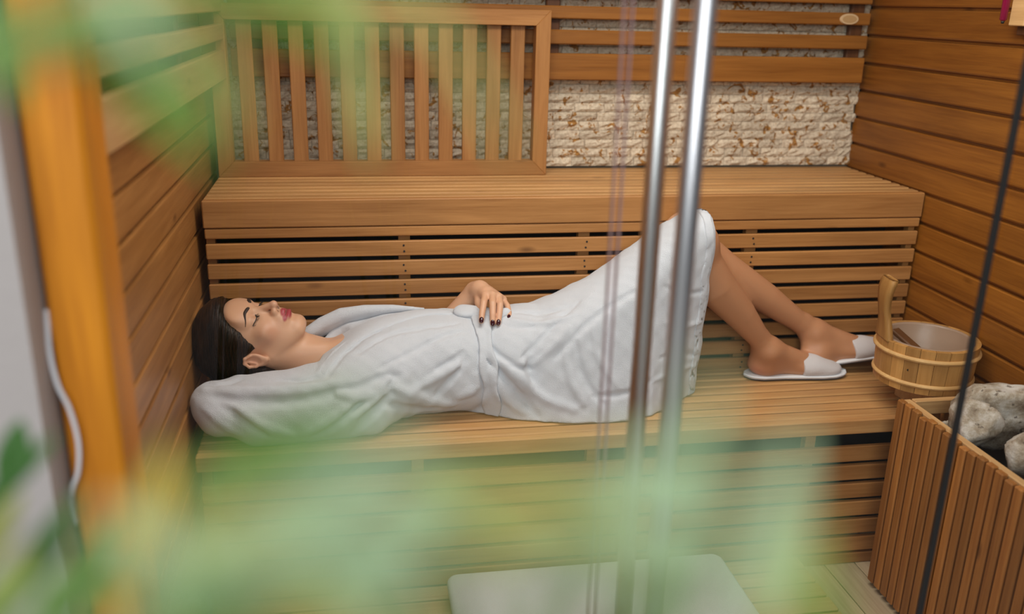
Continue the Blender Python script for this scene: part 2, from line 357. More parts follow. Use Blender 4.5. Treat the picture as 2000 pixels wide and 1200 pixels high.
def rock(loc, dims, seed, rot, label):
    bm = bmesh.new(); bmesh.ops.create_icosphere(bm, subdivisions=4, radius=1); rg = random.Random(seed)
    planes = [(Vector((rg.gauss(0, 1), rg.gauss(0, 1), rg.gauss(0, 1))).normalized(), rg.uniform(.42, .78)) for _ in range(8)]
    for v in bm.verts:
        p = v.co.copy(); d = p.normalized(); s = 1
        for n, h in planes:
            k = d.dot(n)
            if k > 1e-3: s = min(s, h/k)
        o = Vector((seed*3.1, seed*1.7, 0)); s *= 1.10+.10*mnoise.noise(d*2.2+o)+.05*mnoise.noise(d*6+o)+.035*mnoise.noise(d*13+o)
        v.co = Vector((d.x*dims[0], d.y*dims[1], d.z*dims[2]))*s
    me = bpy.data.meshes.new('sauna_stone'); bm.to_mesh(me); bm.free(); me.polygons.foreach_set('use_smooth', [True]*len(me.polygons)); me.materials.append(ROCK)
    o = link('sauna_stone', me, None, None, loc, rot); tag(o, label, 'stone', 'pale stones heaped on the heater'); return o
rock((1.905, -1.030, .560), (.115, .085, .085), 1, (.2, -.35, -.5), 'largest tan and grey stone at the back of the heater heap')
rock((1.795, -1.062, .530), (.066, .045, .072), 2, (.1, .25, -.9), 'pointed pale stone nearest the black glass joint')
rock((1.862, -1.203, .535), (.075, .080, .085), 3, (.3, .1, .4), 'rounded pale grey stone in the middle of the heap')
rock((1.968, -1.165, .540), (.032, .045, .060), 4, (.1, .6, .2), 'small pale stone against the wall at the picture edge')
rock((1.828, -1.325, .522), (.055, .070, .065), 5, (.4, .1, .9), 'white stone lying close to the guard rail')
rock((1.948, -1.290, .520), (.040, .050, .060), 6, (.2, .5, .1), 'dark grey stone low in the heap at the picture edge')
rock((1.800, -.985, .490), (.036, .036, .030), 7, (.2, .5, .1), 'small stone half hidden below the guard cross rail')
dk = rock((1.968, -.962, .560), (.028, .034, .036), 9, (.2, .3, .1), 'black stone behind the largest stone near the wall')
dk.data.materials[0] = plain('black_stone', (.018, .016, .02), .7, bump=.5)

# ------------------------------------------------------------------ bucket, ladle, block under it
BX, BY, ZB, ZR, RB, RT = 1.862, -.755, .532, .652, .121, .127
blk = tag(board('wooden_block', 1.835, 1.992, -.850, -.690, ZL+.0005, ZB-.0005, WRAILX, None, .003), 'low wooden block on the lower bench under the bucket', 'block')
bk = tag(empty('bucket', (BX, BY, ZB)), 'round wooden stave bucket with one tall handle stave, beside the slippers', 'bucket')
ns = 22
def stave_mesh(a0, a1, h, t=.014):
    V, F = [], []; m = 4
    for k in range(m+1):
        a = a0+(a1-a0)*k/m
        for (r, zz) in ((RB, 0), (RT, h), (RT-t, h), (RB-t, 0)): V.append((r*math.cos(a), r*math.sin(a), zz))
    for k in range(m):
        for j in range(4): F.append((k*4+j, (k+1)*4+j, (k+1)*4+(j+1) % 4, k*4+(j+1) % 4))
    F += [(3, 2, 1, 0), tuple(m*4+j for j in range(4))]
    return mesh_from('stave', V, F)
HA = math.radians(172)
sm = stave_mesh(-math.pi/ns+.004, math.pi/ns-.004, ZR-ZB); sm.materials.append(WBUCK)
for i in range(ns):
    o = link('stave', sm, None, bk, (BX, BY, ZB), (0, 0, HA+i*2*math.pi/ns))
# tall handle stave: waisted board that leans outwards and flares at the top
prof = [(0.0, .038, 0), (.02, .034, .001), (.045, .027, .004), (.075, .023, .010), (.105, .026, .014), (.13, .031, .014), (.152, .033, .010), (.163, .029, .006)]
prof = smooth_poly(prof, 26); V, F = [], []
for h, hw, o_ in prof:
    for s in (-1, -.5, .5, 1):
        for t in (0, 1):
            rr_ = RT+o_-(.001 if abs(s) == 1 else 0)-t*(.017-(.002 if abs(s) == 1 else 0)); V.append((rr_, s*hw, h))
def hidx(i, s, t): return i*8+s*2+t
for i in range(len(prof)-1):
    for s in range(3):
        F.append((hidx(i, s, 0), hidx(i, s+1, 0), hidx(i+1, s+1, 0), hidx(i+1, s, 0))); F.append((hidx(i, s, 1), hidx(i+1, s, 1), hidx(i+1, s+1, 1), hidx(i, s+1, 1)))
    F.append((hidx(i, 0, 0), hidx(i+1, 0, 0), hidx(i+1, 0, 1), hidx(i, 0, 1))); F.append((hidx(i, 3, 0), hidx(i, 3, 1), hidx(i+1, 3, 1), hidx(i+1, 3, 0)))
L_ = len(prof)-1
for i in (0, L_):
    for s in range(3): F.append((hidx(i, s, 0), hidx(i, s, 1), hidx(i, s+1, 1), hidx(i, s+1, 0)))
link('handle_stave', mesh_from('handle_stave', V, F, True), WBUCK, bk, (BX, BY, ZR-.004), (0, 0, HA))
HOOP = wood('hoop_wood', (.55, .30, .10), (.74, .47, .2), 'X', knots=False)
for zz, r in ((ZB+.022, RB+.001), (ZR-.028, RT+.0005)):
    pr = [(r+.0055*math.cos(a), .0065*math.sin(a)) for a in np.linspace(0, 2*math.pi, 10)]
    link('hoop', lathe_mesh('hoop', pr, 56), HOOP, bk, (BX, BY, zz))
LIN = plain('plastic_liner', (.36, .24, .165), .35, bump=.15, bscale=60)
pr = [(RT-.015, -.002), (RT-.018, .002), (RT-.020, -.004), (RB-.024, -.085), (RB-.04, -.095), (0, -.096)]
link('liner', lathe_mesh('liner', pr, 56), LIN, bk, (BX, BY, ZR))
link('base', lathe_mesh('base', [(0, .006), (RB-.0145, .006), (RB-.0145, .014), (0, .014)], 48), WBUCK, bk, (BX, BY, ZB))
link('peg', SCM, None, bk, (BX+RB*math.cos(math.radians(218)), BY+RB*math.sin(math.radians(218))-.001, ZB+.06)).scale = (1.3, 3, 1.3)
ld = tag(empty('ladle', (BX, BY, ZB+.02)), 'dark wooden ladle resting inside the bucket', 'ladle')
LDM = wood('ladle_wood', (.09, .035, .01), (.20, .085, .03), 'X', knots=False)
A = Vector((BX-.055, BY+.070, ZR-.004)); B = Vector((BX-.006, BY-.052, ZR-.060)); dv = (B-A)
o = link('ladle_handle', cbox_mesh(dv.length, .030, .012, .003, LDM), None, ld, (A+B)/2); o.rotation_euler = dv.to_track_quat('X', 'Z').to_euler()
cup = lathe_mesh('ladle_cup', [(.0, 0), (.026, .004), (.032, .016), (.033, .026), (.029, .026), (.027, .014), (0, .006)], 24)
link('ladle_cup', cup, LDM, ld, (BX+.006, BY-.060, ZR-.0935))

# ------------------------------------------------------------------ sand timer on the right wall
st = tag(empty('sand_timer', (1.97, -.73, 1.44)), 'sand timer with a magenta tube on a wooden plate, upper right corner', 'timer')
board('plate', 1.958, 1.976, -.765, -.712, 1.436, 1.66, WRAIL, st, .002)
board('bracket', 1.976, 1.9995, -.752, -.722, 1.415, 1.50, WDARK, st, .002)
MAG = plain('magenta_tube', (.25, .003, .045), .25); BLK = plain('black_tip', (.01, .01, .01), .5)
t = link('tube', tube_mesh('tube', [(0, 0, 0), (0, 0, .003), (0, 0, .10), (0, 0, .20)], [.005, .0085, .009, .009], 16), MAG, st, (1.945, -.708, 1.447))
link('tube_tip', tube_mesh('tube_tip', [(0, 0, 0), (0, 0, .006)], [.003, .005], 10), BLK, t, (0, 0, -.0065))
link('clip', cbox_mesh(.03, .012, .008, .001, BLK), None, st, (1.952, -.712, 1.58))

# ------------------------------------------------------------------ glass front, orange post, white wall outside
def glass_mat():
    m, nt, b = newmat('clear_glass'); nt.nodes.remove(b); out = nt.nodes['Material Output']; L = nt.links.new
    tr = N(nt, 'ShaderNodeBsdfTransparent'); tr.inputs[0].default_value = (.965, .985, .968, 1); gl = N(nt, 'ShaderNodeBsdfGlossy'); gl.inputs['Roughness'].default_value = .0
    fr_ = N(nt, 'ShaderNodeFresnel', i_IOR=1.36); mx = N(nt, 'ShaderNodeMixShader'); L(fr_.outputs[0], mx.inputs[0]); L(tr.outputs[0], mx.inputs[1]); L(gl.outputs[0], mx.inputs[2]); L(mx.outputs[0], out.inputs[0])
    return m
GLASS = glass_mat(); GEDGE = plain('glass_edge', (.30, .20, .20), .25); GASK = plain('black_gasket', (.008, .008, .008), .6)
STEELB = plain('brushed_steel', (.72, .72, .74), .34, 1.0)
def pane(name, x0, x1):
    g = tag(empty(name, ((x0+x1)/2, YG, 0)), kind='structure')
    me = mesh_from('pane', [(x0, 0, .03), (x1, 0, .03), (x1, 0, 2.05), (x0, 0, 2.05)], [(0, 1, 2, 3)]); link('pane', me, GLASS, g, (0, YG, 0))
    return g
g1 = pane('window_1', .075, .722); g2 = pane('door_1', .732, 1.300); g3 = pane('window_2', 1.318, 2.0)
for g, x in ((g1, .7215), (g2, .7325)): board('pane_edge', x-.0010, x+.0010, YG-.004, YG+.004, .03, 2.05, GEDGE, g, 0)
board('door_gasket', 1.3005, 1.3085, YG-.005, YG+.005, .03, 2.05, GASK, g2, .001)
for yy, nm in ((YG-.070, 'outer'), (YG+.070, 'inner')):
    o = link('door_handle', tube_mesh('door_handle', [(0, 0, -.75), (0, 0, -.748), (0, 0, .95), (0, 0, .952)], [.012, .0145, .0145, .012], 24), STEELB, g2, (.802, yy, 1.0))
    o['label'] = 'long brushed steel bar handle on the '+nm+' face of the door'
for zz in (.42, 1.75): 
    o = link('handle_mount', tube_mesh('handle_mount', [(0, -.07, 0), (0, .07, 0)], .008, 16), STEELB, g2, (.802, YG, zz))
tag(board('trim_1', .008, .075, -1.665, -1.565, 0, 2.1, WPOST, None, .006), kind='structure')
tag(board('trim_2', 2.0, 2.06, -1.665, -1.625, 0, 2.1, WPOST, None, .006), kind='structure')
structure('trim_3', -.08, 2.08, -1.665, -1.585, 2.05, 2.16, WPOST)
structure('wall_front', -3, .003, -1.72, -1.62, 0, 3.2, PLASTER)
structure('wall_front_right', 2.06, 4.5, -1.72, -1.62, 0, 3.2, PLASTER)
structure('wall_front_top', -3, 4.5, -1.72, -1.62, 2.161, 3.2, PLASTER)
CABLE = plain('white_cable', (.72, .72, .75), .4)
cb = [(.0055, -1.655, 1.09), (.0055, -1.666, 1.04), (.012, -1.676, 1.00), (.022, -1.676, .965), (.0265, -1.6755, .92), (.022, -1.676, .88), (.012, -1.675, .855), (.0055, -1.666, .83), (.0055, -1.655, .79)]
tag(link('cable', tube_mesh('cable', smooth_poly(cb, 50), .0030, 8), CABLE), 'short loop of white cable beside the orange post', 'cable')
# ------------------------------------------------------------------ solid modelling on a rectilinear grid
class Field:
    def __init__(s, xs, ys, zs):
        s.ax = [np.asarray(a, np.float32) for a in (xs, ys, zs)]; s.F = np.full([len(a) for a in s.ax], 1.0, np.float32)
    def box(s, lo, hi):
        sl = []
        for a, l, h in zip(s.ax, lo, hi):
            i0 = max(int(np.searchsorted(a, l))-1, 0); i1 = min(int(np.searchsorted(a, h))+1, len(a)); sl.append(slice(i0, max(i1, i0)))
        g = (s.ax[0][sl[0]][:, None, None], s.ax[1][sl[1]][None, :, None], s.ax[2][sl[2]][None, None, :]); return tuple(sl), g
    def put(s, lo, hi, fn, k=.01, op='add', m=.03):
        sl, g = s.box(np.array(lo)-m-k, np.array(hi)+m+k); A = s.F[sl]
        if A.size == 0: return
        d = fn(*g).astype(np.float32)
        if op == 'add':
            h = np.clip(.5+.5*(A-d)/k, 0, 1); s.F[sl] = A+(d-A)*h-k*h*(1-h)
        else:                                # subtract
            h = np.clip(.5-.5*(A+d)/k, 0, 1); s.F[sl] = A+(-d-A)*h+k*h*(1-h)
    def ell(s, c, r, R=None, k=.01, op='add'):
        c = np.array(c, float); r = np.array(r, float); R = np.eye(3) if R is None else np.array(R)   # rows: local axes
        def fn(x, y, z):
            X, Y, Z = x-c[0], y-c[1], z-c[2]; q = 0; g = 0
            for i in range(3):
                l = (R[i, 0]*X+R[i, 1]*Y+R[i, 2]*Z); q = q+(l/r[i])**2; g = g+(l/(r[i]**2))**2
            q = np.sqrt(q); return q*(q-1)/np.maximum(np.sqrt(g), 1e-4)
        m = float(max(r)); s.put(c-m, c+m, fn, k, op)
    def cone(s, a, b, ra, rb, k=.01, op='add', flat=None):
        a = np.array(a, float); b = np.array(b, float); d = b-a; L2 = float(d@d) or 1e-9
        def fn(x, y, z):
            t = np.clip(((x-a[0])*d[0]+(y-a[1])*d[1]+(z-a[2])*d[2])/L2, 0, 1)
            X, Y, Z = x-a[0]-t*d[0], y-a[1]-t*d[1], z-a[2]-t*d[2]
            if flat is not None:
                n, q = flat; w_ = X*n[0]+Y*n[1]+Z*n[2]; e = (1/q-1); X, Y, Z = X+w_*n[0]*e, Y+w_*n[1]*e, Z+w_*n[2]*e
            return np.sqrt(X*X+Y*Y+Z*Z)-(ra+(rb-ra)*t)
        m = max(ra, rb); s.put(np.minimum(a, b)-m, np.maximum(a, b)+m, fn, k, op)
    def chain(s, pts, rad, k=.01, op='add', flat=None):
        pts = np.array(pts, float); rad = np.array(rad, float)
        def fn(x, y, z):
            o = None
            for a, b, ra, rb in zip(pts[:-1], pts[1:], rad[:-1], rad[1:]):
                d = b-a; L2 = float(d@d) or 1e-9; t = np.clip(((x-a[0])*d[0]+(y-a[1])*d[1]+(z-a[2])*d[2])/L2, 0, 1)
                X, Y, Z = x-a[0]-t*d[0], y-a[1]-t*d[1], z-a[2]-t*d[2]
                if flat is not None:
                    n, q = flat; w_ = X*n[0]+Y*n[1]+Z*n[2]; e = (1/q-1); X, Y, Z = X+w_*n[0]*e, Y+w_*n[1]*e, Z+w_*n[2]*e
                v = np.sqrt(X*X+Y*Y+Z*Z)-(ra+(rb-ra)*t); o = v if o is None else np.minimum(o, v)
            return o
        m = rad.max(); s.put(pts.min(0)-m, pts.max(0)+m, fn, k, op)
    def sample(s, P):
        P = np.asarray(P, float); idx = []; fr_ = []
        for a, v in zip(s.ax, P.T):
            i = np.clip(np.searchsorted(a, v)-1, 0, len(a)-2); idx.append(i); fr_.append(np.clip((v-a[i])/(a[i+1]-a[i]), 0, 1))
        o = 0
        for dx in (0, 1):
            for dy in (0, 1):
                for dz in (0, 1):
                    w_ = (fr_[0] if dx else 1-fr_[0])*(fr_[1] if dy else 1-fr_[1])*(fr_[2] if dz else 1-fr_[2]); o = o+w_*s.F[idx[0]+dx, idx[1]+dy, idx[2]+dz]
        return o
    def trace(s, px, py, t0=1.6, t1=2.8):    # where the line of sight of a photo pixel meets the solid
        d = ray(px, py); ts = np.arange(t0, t1, .002); v = s.sample(CAM+ts[:, None]*d); i = np.argmax(v < 0)
        if v[i] >= 0: return None
        return CAM+d*(ts[i-1]+.002*v[i-1]/(v[i-1]-v[i]))
    def grad(s, p, h=.006):
        p = np.array(p); g = np.array([s.sample([p+e])[0]-s.sample([p-e])[0] for e in np.eye(3)*h]); return g/(np.linalg.norm(g)+1e-9)
    def mesh(s, name, F=None):
        F = s.F if F is None else F; S = F < 0; n = F.shape
        acc = np.zeros([a-1 for a in n], np.uint8)
        for dx in (0, 1):
            for dy in (0, 1):
                for dz in (0, 1): acc += S[dx:n[0]-1+dx, dy:n[1]-1+dy, dz:n[2]-1+dz]
        act = np.argwhere((acc > 0) & (acc < 8)); ids = np.full(acc.shape, -1, np.int32); ids[tuple(act.T)] = np.arange(len(act))
        P = np.zeros((len(act), 3)); C = np.zeros(len(act)); cn = [(a, b, c) for a in (0, 1) for b in (0, 1) for c in (0, 1)]
        val = {c: F[act[:, 0]+c[0], act[:, 1]+c[1], act[:, 2]+c[2]] for c in cn}
        for c in cn:
            for ax in range(3):
                if c[ax]: continue
                e = list(c); e[ax] = 1; e = tuple(e); va, vb = val[c], val[e]; mk = (va < 0) != (vb < 0)
                t = np.where(mk, va/np.where(mk, va-vb, 1), 0)
                for j in range(3): P[:, j] += np.where(mk, c[j]+(t if j == ax else 0), 0)
                C += mk
        P /= C[:, None]; V = np.stack([s.ax[j][act[:, j]]+P[:, j]*(s.ax[j][act[:, j]+1]-s.ax[j][act[:, j]]) for j in range(3)], 1)
        Q = []
        for ax in range(3):
            o1, o2 = (ax+1) % 3, (ax+2) % 3; a = [slice(1, -1)]*3; a[ax] = slice(0, -1); b = list(a); b[ax] = slice(1, None)
            sa, sb = S[tuple(a)], S[tuple(b)]
            for sgn, mk in ((1, sa & ~sb), (0, ~sa & sb)):
                p = np.argwhere(mk); p[:, o1] += 1; p[:, o2] += 1; q = []
                for d1, d2 in ((-1, -1), (0, -1), (0, 0), (-1, 0)):
                    r = p.copy(); r[:, o1] += d1; r[:, o2] += d2; q.append(ids[r[:, 0], r[:, 1], r[:, 2]])
                q = np.stack(q, 1); Q.append(q if sgn else q[:, ::-1])
        Q = np.concatenate(Q); Q = Q[(Q >= 0).all(1)]
        me = bpy.data.meshes.new(name); me.vertices.add(len(V)); me.vertices.foreach_set('co', V.astype(np.float32).ravel())
        me.loops.add(Q.size); me.loops.foreach_set('vertex_index', Q.astype(np.int32).ravel()); me.polygons.add(len(Q))
        me.polygons.foreach_set('loop_start', np.arange(0, Q.size, 4, dtype=np.int32)); me.update(calc_edges=True)
        me.polygons.foreach_set('use_smooth', [True]*len(Q)); me.validate(); return me
def seg_axis(*parts):
    out = []
    for a, b, h in parts: out.append(np.arange(a, b, h))
    return np.unique(np.round(np.concatenate(out), 6))

# ------------------------------------------------------------------ the person: body
person = tag(empty('person', (.9, -.60, ZL)), 'person in a white bathrobe lying on the lower bench, eyes closed, knees raised', 'person')
O = np.array((.128, -.592, .650)); tl, tn = math.radians(14), math.radians(13)
C0 = np.array((-math.cos(tl), 0, math.sin(tl))); F0 = np.array((math.sin(tl), 0, math.cos(tl))); Y0 = np.array((0, -1.0, 0))
HF = F0*math.cos(tn)+Y0*math.sin(tn); HS = Y0*math.cos(tn)-F0*math.sin(tn); HC = C0     # front, near side, crown
HR = np.array((HS, HF, HC)); HK = 1.03
def H(x, y, z): return O+HK*(HS*x+HF*y+HC*z)
B = Field(seg_axis((-.02, .285, .0016), (.285, .655, .005), (.655, .80, .0018), (.80, 1.18, .006), (1.18, 1.97, .0032)), np.arange(-.84, -.415, .0021), np.arange(ZL-.002, .975, .0021))
def hell(c, r, k=.01, op='add', R=None): B.ell(H(*c), np.array(r)*HK, HR if R is None else R, k, op)
def hcone(a, b, ra, rb, k=.008, op='add'): B.cone(H(*a), H(*b), ra*HK, rb*HK, k, op)
# skull and face
hell((0, -.012, .036), (.071, .092, .080), .02); hell((0, .030, -.005), (.060, .058, .088), .02)
hell((0, .038, -.058), (.046, .046, .046), .03); hell((0, .071, -.092), (.017, .015, .015), .024)
for sx in (-1, 1):
    hcone((sx*.053, .004, -.045), (sx*.020, .062, -.092), .014, .013, .022)
    hell((sx*.041, .056, -.018), (.020, .018, .016), .022); hcone((sx*.012, .0795, .031), (sx*.040, .069, .028), .0085, .008, .016)
    hell((sx*.0315, .090, .0125), (.0165, .014, .0125), .012, 'sub')
    hell((sx*.0315, .0685, .0120), (.0145, .0135, .0125), .004)
    hcone((sx*.020, .0755, .0080), (sx*.0315, .0825, .0057), .0012, .0012, .003); hcone((sx*.0315, .0825, .0057), (sx*.043, .0745, .0080), .0012, .0012, .003)
hell((0, .072, .052), (.050, .016, .030), .025)
hcone((0, .083, .012), (0, .1075, -.024), .0064, .0086, .010); hell((0, .1095, -.027), (.0094, .0084, .0082), .006)
for sx in (-1, 1):
    hell((sx*.0115, .0945, -.0305), (.0080, .0105, .0080), .006); hell((sx*.0062, .1005, -.0375), (.0034, .0055, .0026), .003, 'sub')
hell((0, .083, -.052), (.024, .0115, .017), .018)
hcone((0, .0945, -.0500), (-.0205, .0840, -.0565), .0058, .0026, .004); hcone((0, .0945, -.0500), (.0205, .0840, -.0565), .0058, .0026, .004)
hell((0, .0910, -.0650), (.0200, .0085, .0066), .004)
hcone((-.023, .0845, -.0575), (0, .0975, -.0572), .0010, .0013, .003, 'sub'); hcone((.023, .0845, -.0575), (0, .0975, -.0572), .0010, .0013, .003, 'sub')
hell((0, .094, -.0755), (.016, .006, .0045), .008, 'sub')
# ears
for sx in (-1, 1):
    hell((sx*.073, -.006, -.013), (.0075, .0175, .027), .006); hell((sx*.0805, -.003, -.009), (.006, .0105, .0160), .004, 'sub')
    ear = [(.076, .004, .010), (.080, -.004, .022), (.082, -.016, .020), (.082, -.023, .006), (.080, -.019, -.010), (.076, -.010, -.024), (.074, .000, -.030)]
    for p, q in zip(ear, ear[1:]): hcone((sx*p[0], p[1], p[2]*.9-.007), (sx*q[0], q[1], q[2]*.9-.007), .0036, .0036, .003)
    hell((sx*.0745, .002, -.033), (.0045, .0075, .0085), .004); hcone((sx*.078, -.012, .005), (sx*.079, -.011, -.014), .0026, .0026, .003)
# neck, trunk
NB = np.array((.325, -.600, .585))
B.cone(H(0, .000, -.055), NB+(-.01, 0, .006), .044, .050, .018); B.cone(H(0, -.02, -.03), NB+(0, 0, -.02), .050, .050, .03)

B.cone(H(.045, -.012, -.045), NB+(.01, -.02, .05), .016, .012, .02)
B.ell((.42, -.60, .575), (.115, .125, .085), k=.04); B.ell((.52, -.60, .573), (.13, .118, .092), k=.04); B.ell((.68, -.60, .565), (.13, .098, .082), k=.04)
B.ell((.82, -.60, .555), (.12, .110, .078), k=.04)
B.cone((.37, -.70, .575), (.36, -.52, .585), .055, .05, .04)
# near arm folded behind the head
B.chain([(.37, -.70, .575), (.22, -.725, .545), (.055, -.735, .530), (.06, -.62, .515), (.12, -.54, .505)], [.050, .043, .036, .032, .027], .02)
# far arm, hand on the belly
B.chain([(.37, -.50, .585), (.45, -.500, .545), (.53, -.495, .555), (.62, -.490, .640), (.688, -.507, .733)], [.046, .040, .034, .031, .0245], .02)
up_h = np.array((.0, -.25, .97))
B.cone((.690, -.508, .733), (.700, -.530, .744), .0245, .0235, .012); B.cone((.698, -.528, .744), (.712, -.560, .744), .0225, .020, .012)
KN = {'i': [(.7055, -.584, .7455), (.6965, -.620, .7385), (.6895, -.643, .7195), (.6855, -.659, .7035)],
      'm': [(.7235, -.588, .7475), (.7185, -.626, .7375), (.7155, -.649, .7155), (.7135, -.663, .6970)],
      'r': [(.7400, -.583, .7410), (.7385, -.619, .7310), (.7330, -.643, .7130), (.7285, -.659, .6960)],
      'p': [(.7530, -.573, .7300), (.7610, -.600, .7210), (.7625, -.620, .7100), (.7590, -.636, .7000)]}
for f, pts in KN.items():
    B.cone((.704+.012*'imrp'.index(f)*.6, -.535, .738), pts[0], .0135, .0112, .010)
    r0 = .0078 if f == 'p' else .0092
    B.chain(pts, [r0*1.06, r0*.98, r0*.88, r0*.74], .0035)
B.chain([(.696, -.540, .733), (.691, -.570, .722), (.694, -.592, .713), (.701, -.608, .708)], [.0145, .0115, .0095, .008], .006)
# legs
def leg(hip, knee, ankle, s):
    hip, knee, ankle = map(np.array, (hip, knee, ankle)); B.chain([hip, hip*.5+knee*.5, knee], [.066, .060, .050], .03)
    d = ankle-knee; bk = np.array((-.78, 0, -.62)); calf = knee+d*.32+bk*.016
    B.chain([knee, calf, knee+d*.62+bk*.004, knee+d*.86, ankle], [.0490, .0550, .0430, .0310, .0305], .03); B.ell(knee+np.array((.016, 0, .018)), (.034, .036, .034), k=.045)
KN1, AN1 = (1.256, -.590, .866), (1.520, -.542, .545); KN2, AN2 = (1.255, -.510, .878), (1.684, -.484, .572)
leg((.865, -.665, .560), KN1, AN1, 1); leg((.865, -.535, .565), KN2, AN2, -1)
def foot(ankle, heel, ball, toe, side):
    ankle, heel, ball, toe = map(np.array, (ankle, heel, ball, toe)); d = (toe-heel)/np.linalg.norm(toe-heel); sd = np.array((-d[1], d[0], 0)); sd /= np.linalg.norm(sd)
    n = np.cross(d, sd); R = np.array((d, sd, n))
    B.ell(heel+d*.034+n*.028, (.036, .030, .030), R, .02); B.cone(ankle, heel+d*.050+n*.036, .031, .030, .025); B.cone(ankle+d*.012, ball+n*.024, .031, .024, .03)
    B.ell(ball+n*.018, (.055, .040, .020), R, .02); B.ell(toe-d*.040+n*.013, (.040, .036, .014), R, .015); B.cone(heel+d*.05+n*.022, ball+n*.016, .026, .022, .03)
    B.ell(ankle+sd*.026*(-1)+n*.002, (.013, .010, .014), R, .012); B.ell(ankle+sd*.026+n*.006, (.013, .010, .014), R, .012)
    B.cone(heel+d*.012+n*.03, ankle-d*.022+n*.045, .016, .012, .022); return d, sd, n
HE1, BA1, TO1 = (1.482, -.527, .4715), (1.660, -.530, .4715), (1.750, -.532, .4715)
HE2, BA2, TO2 = (1.660, -.502, .486), (1.832, -.500, .506), (1.916, -.499, .520)
FD1 = foot(AN1, HE1, BA1, TO1, 1); FD2 = foot(AN2, HE2, BA2, TO2, 1)
B.F = np.maximum(B.F, B.ax[1][None, :, None]+.4535).astype(np.float32)
body_me = B.mesh('body')

# skin colour lives on the body: lips, cheeks, heels; nostrils and mouth line get painted shade
nv = len(body_me.vertices); co = np.zeros(nv*3, np.float32); body_me.vertices.foreach_get('co', co); co = co.reshape(-1, 3)
hl = ((co-O)@HR.T)/HK
def gs(p, c, s): return np.exp(-(((p-np.array(c))/np.array(s))**2).sum(1))
skin = np.tile(np.array((.67, .375, .228)), (nv, 1)); ish = (co[:, 0] < .30)
def tint(m, col): skin[:] = skin*(1-m[:, None])+np.array(col)*m[:, None]
tint(np.clip((co[:, 0]-1.2)/.1, 0, 1)*.75, (.46, .195, .082))
for sx in (-1, 1): tint(.30*gs(hl, (sx*.046, .055, -.03), (.02, .03, .022))*ish, (.58, .17, .11))
tint(.25*gs(hl, (0, .11, -.028), (.012, .012, .01))*ish, (.58, .20, .14))
lip = np.maximum(gs(hl, (0, .097, -.0505), (.0185, .015, .0062)), gs(hl, (0, .096, -.0650), (.0190, .015, .0072))); lip = np.maximum(lip, np.maximum(gs(hl, (-.0170, .087, -.0572), (.010, .015, .0062)), gs(hl, (.0170, .087, -.0572), (.010, .015, .0062))))
tint(np.clip((lip-.22)*4, 0, 1)*ish*(hl[:, 1] > .08), (.40, .055, .07))
tint(.8*gs(hl, (0, .092, -.0574), (.02, .02, .0012))*ish*(hl[:, 1] > .08), (.10, .02, .025))
for sx in (-1, 1): tint(.85*np.clip(gs(hl, (sx*.0062, .102, -.0385), (.0042, .006, .0032))*1.6, 0, 1)*ish, (.05, .015, .012))
for sx in (-1, 1): tint(.30*gs(hl, (sx*.0315, .08, .012), (.015, .02, .006))*ish, (.40, .17, .10)); tint(.35*gs(hl, (sx*.08, -.006, -.006), (.012, .02, .026))*ish, (.62, .22, .13))
for h_ in (HE1, HE2): tint(.5*gs(co, np.array(h_)+(.01, 0, .015), (.03, .04, .022)), (.58, .21, .15))
tint(.18*gs(co, (.72, -.64, .71), (.05, .03, .02)), (.62, .27, .2))
ca = body_me.color_attributes.new('skin', 'FLOAT_COLOR', 'POINT'); ca.data.foreach_set('color', np.c_[skin, np.ones(nv)].astype(np.float32).ravel())
m, nt, b_ = newmat('skin'); at = N(nt, 'ShaderNodeAttribute', attribute_name='skin'); nt.links.new(at.outputs['Color'], b_.inputs['Base Color'])
b_.inputs['Roughness'].default_value = .46; b_.inputs['Subsurface Weight'].default_value = .12; b_.inputs['Subsurface Radius'].default_value = (1, .35, .2); b_.inputs['Subsurface Scale'].default_value = .006
no = N(nt, 'ShaderNodeTexNoise', i_Scale=420, i_Detail=2); tcn = N(nt, 'ShaderNodeTexCoord'); nt.links.new(tcn.outputs['Object'], no.inputs['Vector']); bpn = N(nt, 'ShaderNodeBump', i_Strength=.12, i_Distance=.001); nt.links.new(no.outputs[0], bpn.inputs['Height']); nt.links.new(bpn.outputs[0], b_.inputs['Normal'])
def pc(name, me, mat, parent=None, label=None):
    par = parent or person; o = bpy.data.objects.new(name, me); COL.objects.link(o); o.parent = par
    base = Vector((0, 0, 0)); q = par
    while q: base += q.location; q = q.parent
    o.location = -base
    if mat and not me.materials: me.materials.append(mat)
    if label: o['label'] = label
    return o
body = pc('body', body_me, m)
sm_ = body.modifiers.new('soften', 'SMOOTH'); sm_.factor = .5; sm_.iterations = 2
bvh = BVHTree.FromPolygons([tuple(v) for v in co.tolist()], [tuple(p.vertices) for p in body_me.polygons])
def onface(x, z, off=.0006):                # point of the face seen straight from its front
    p = H(x, .2, z); h = bvh.ray_cast(Vector(p), Vector(-HF)); return (h[0]+Vector(HF)*off) if h[0] else Vector(H(x, .08, z))
BROW = plain('brow_hair', (.030, .014, .008), .6); LASH = plain('lash_hair', (.006, .004, .004), .5)
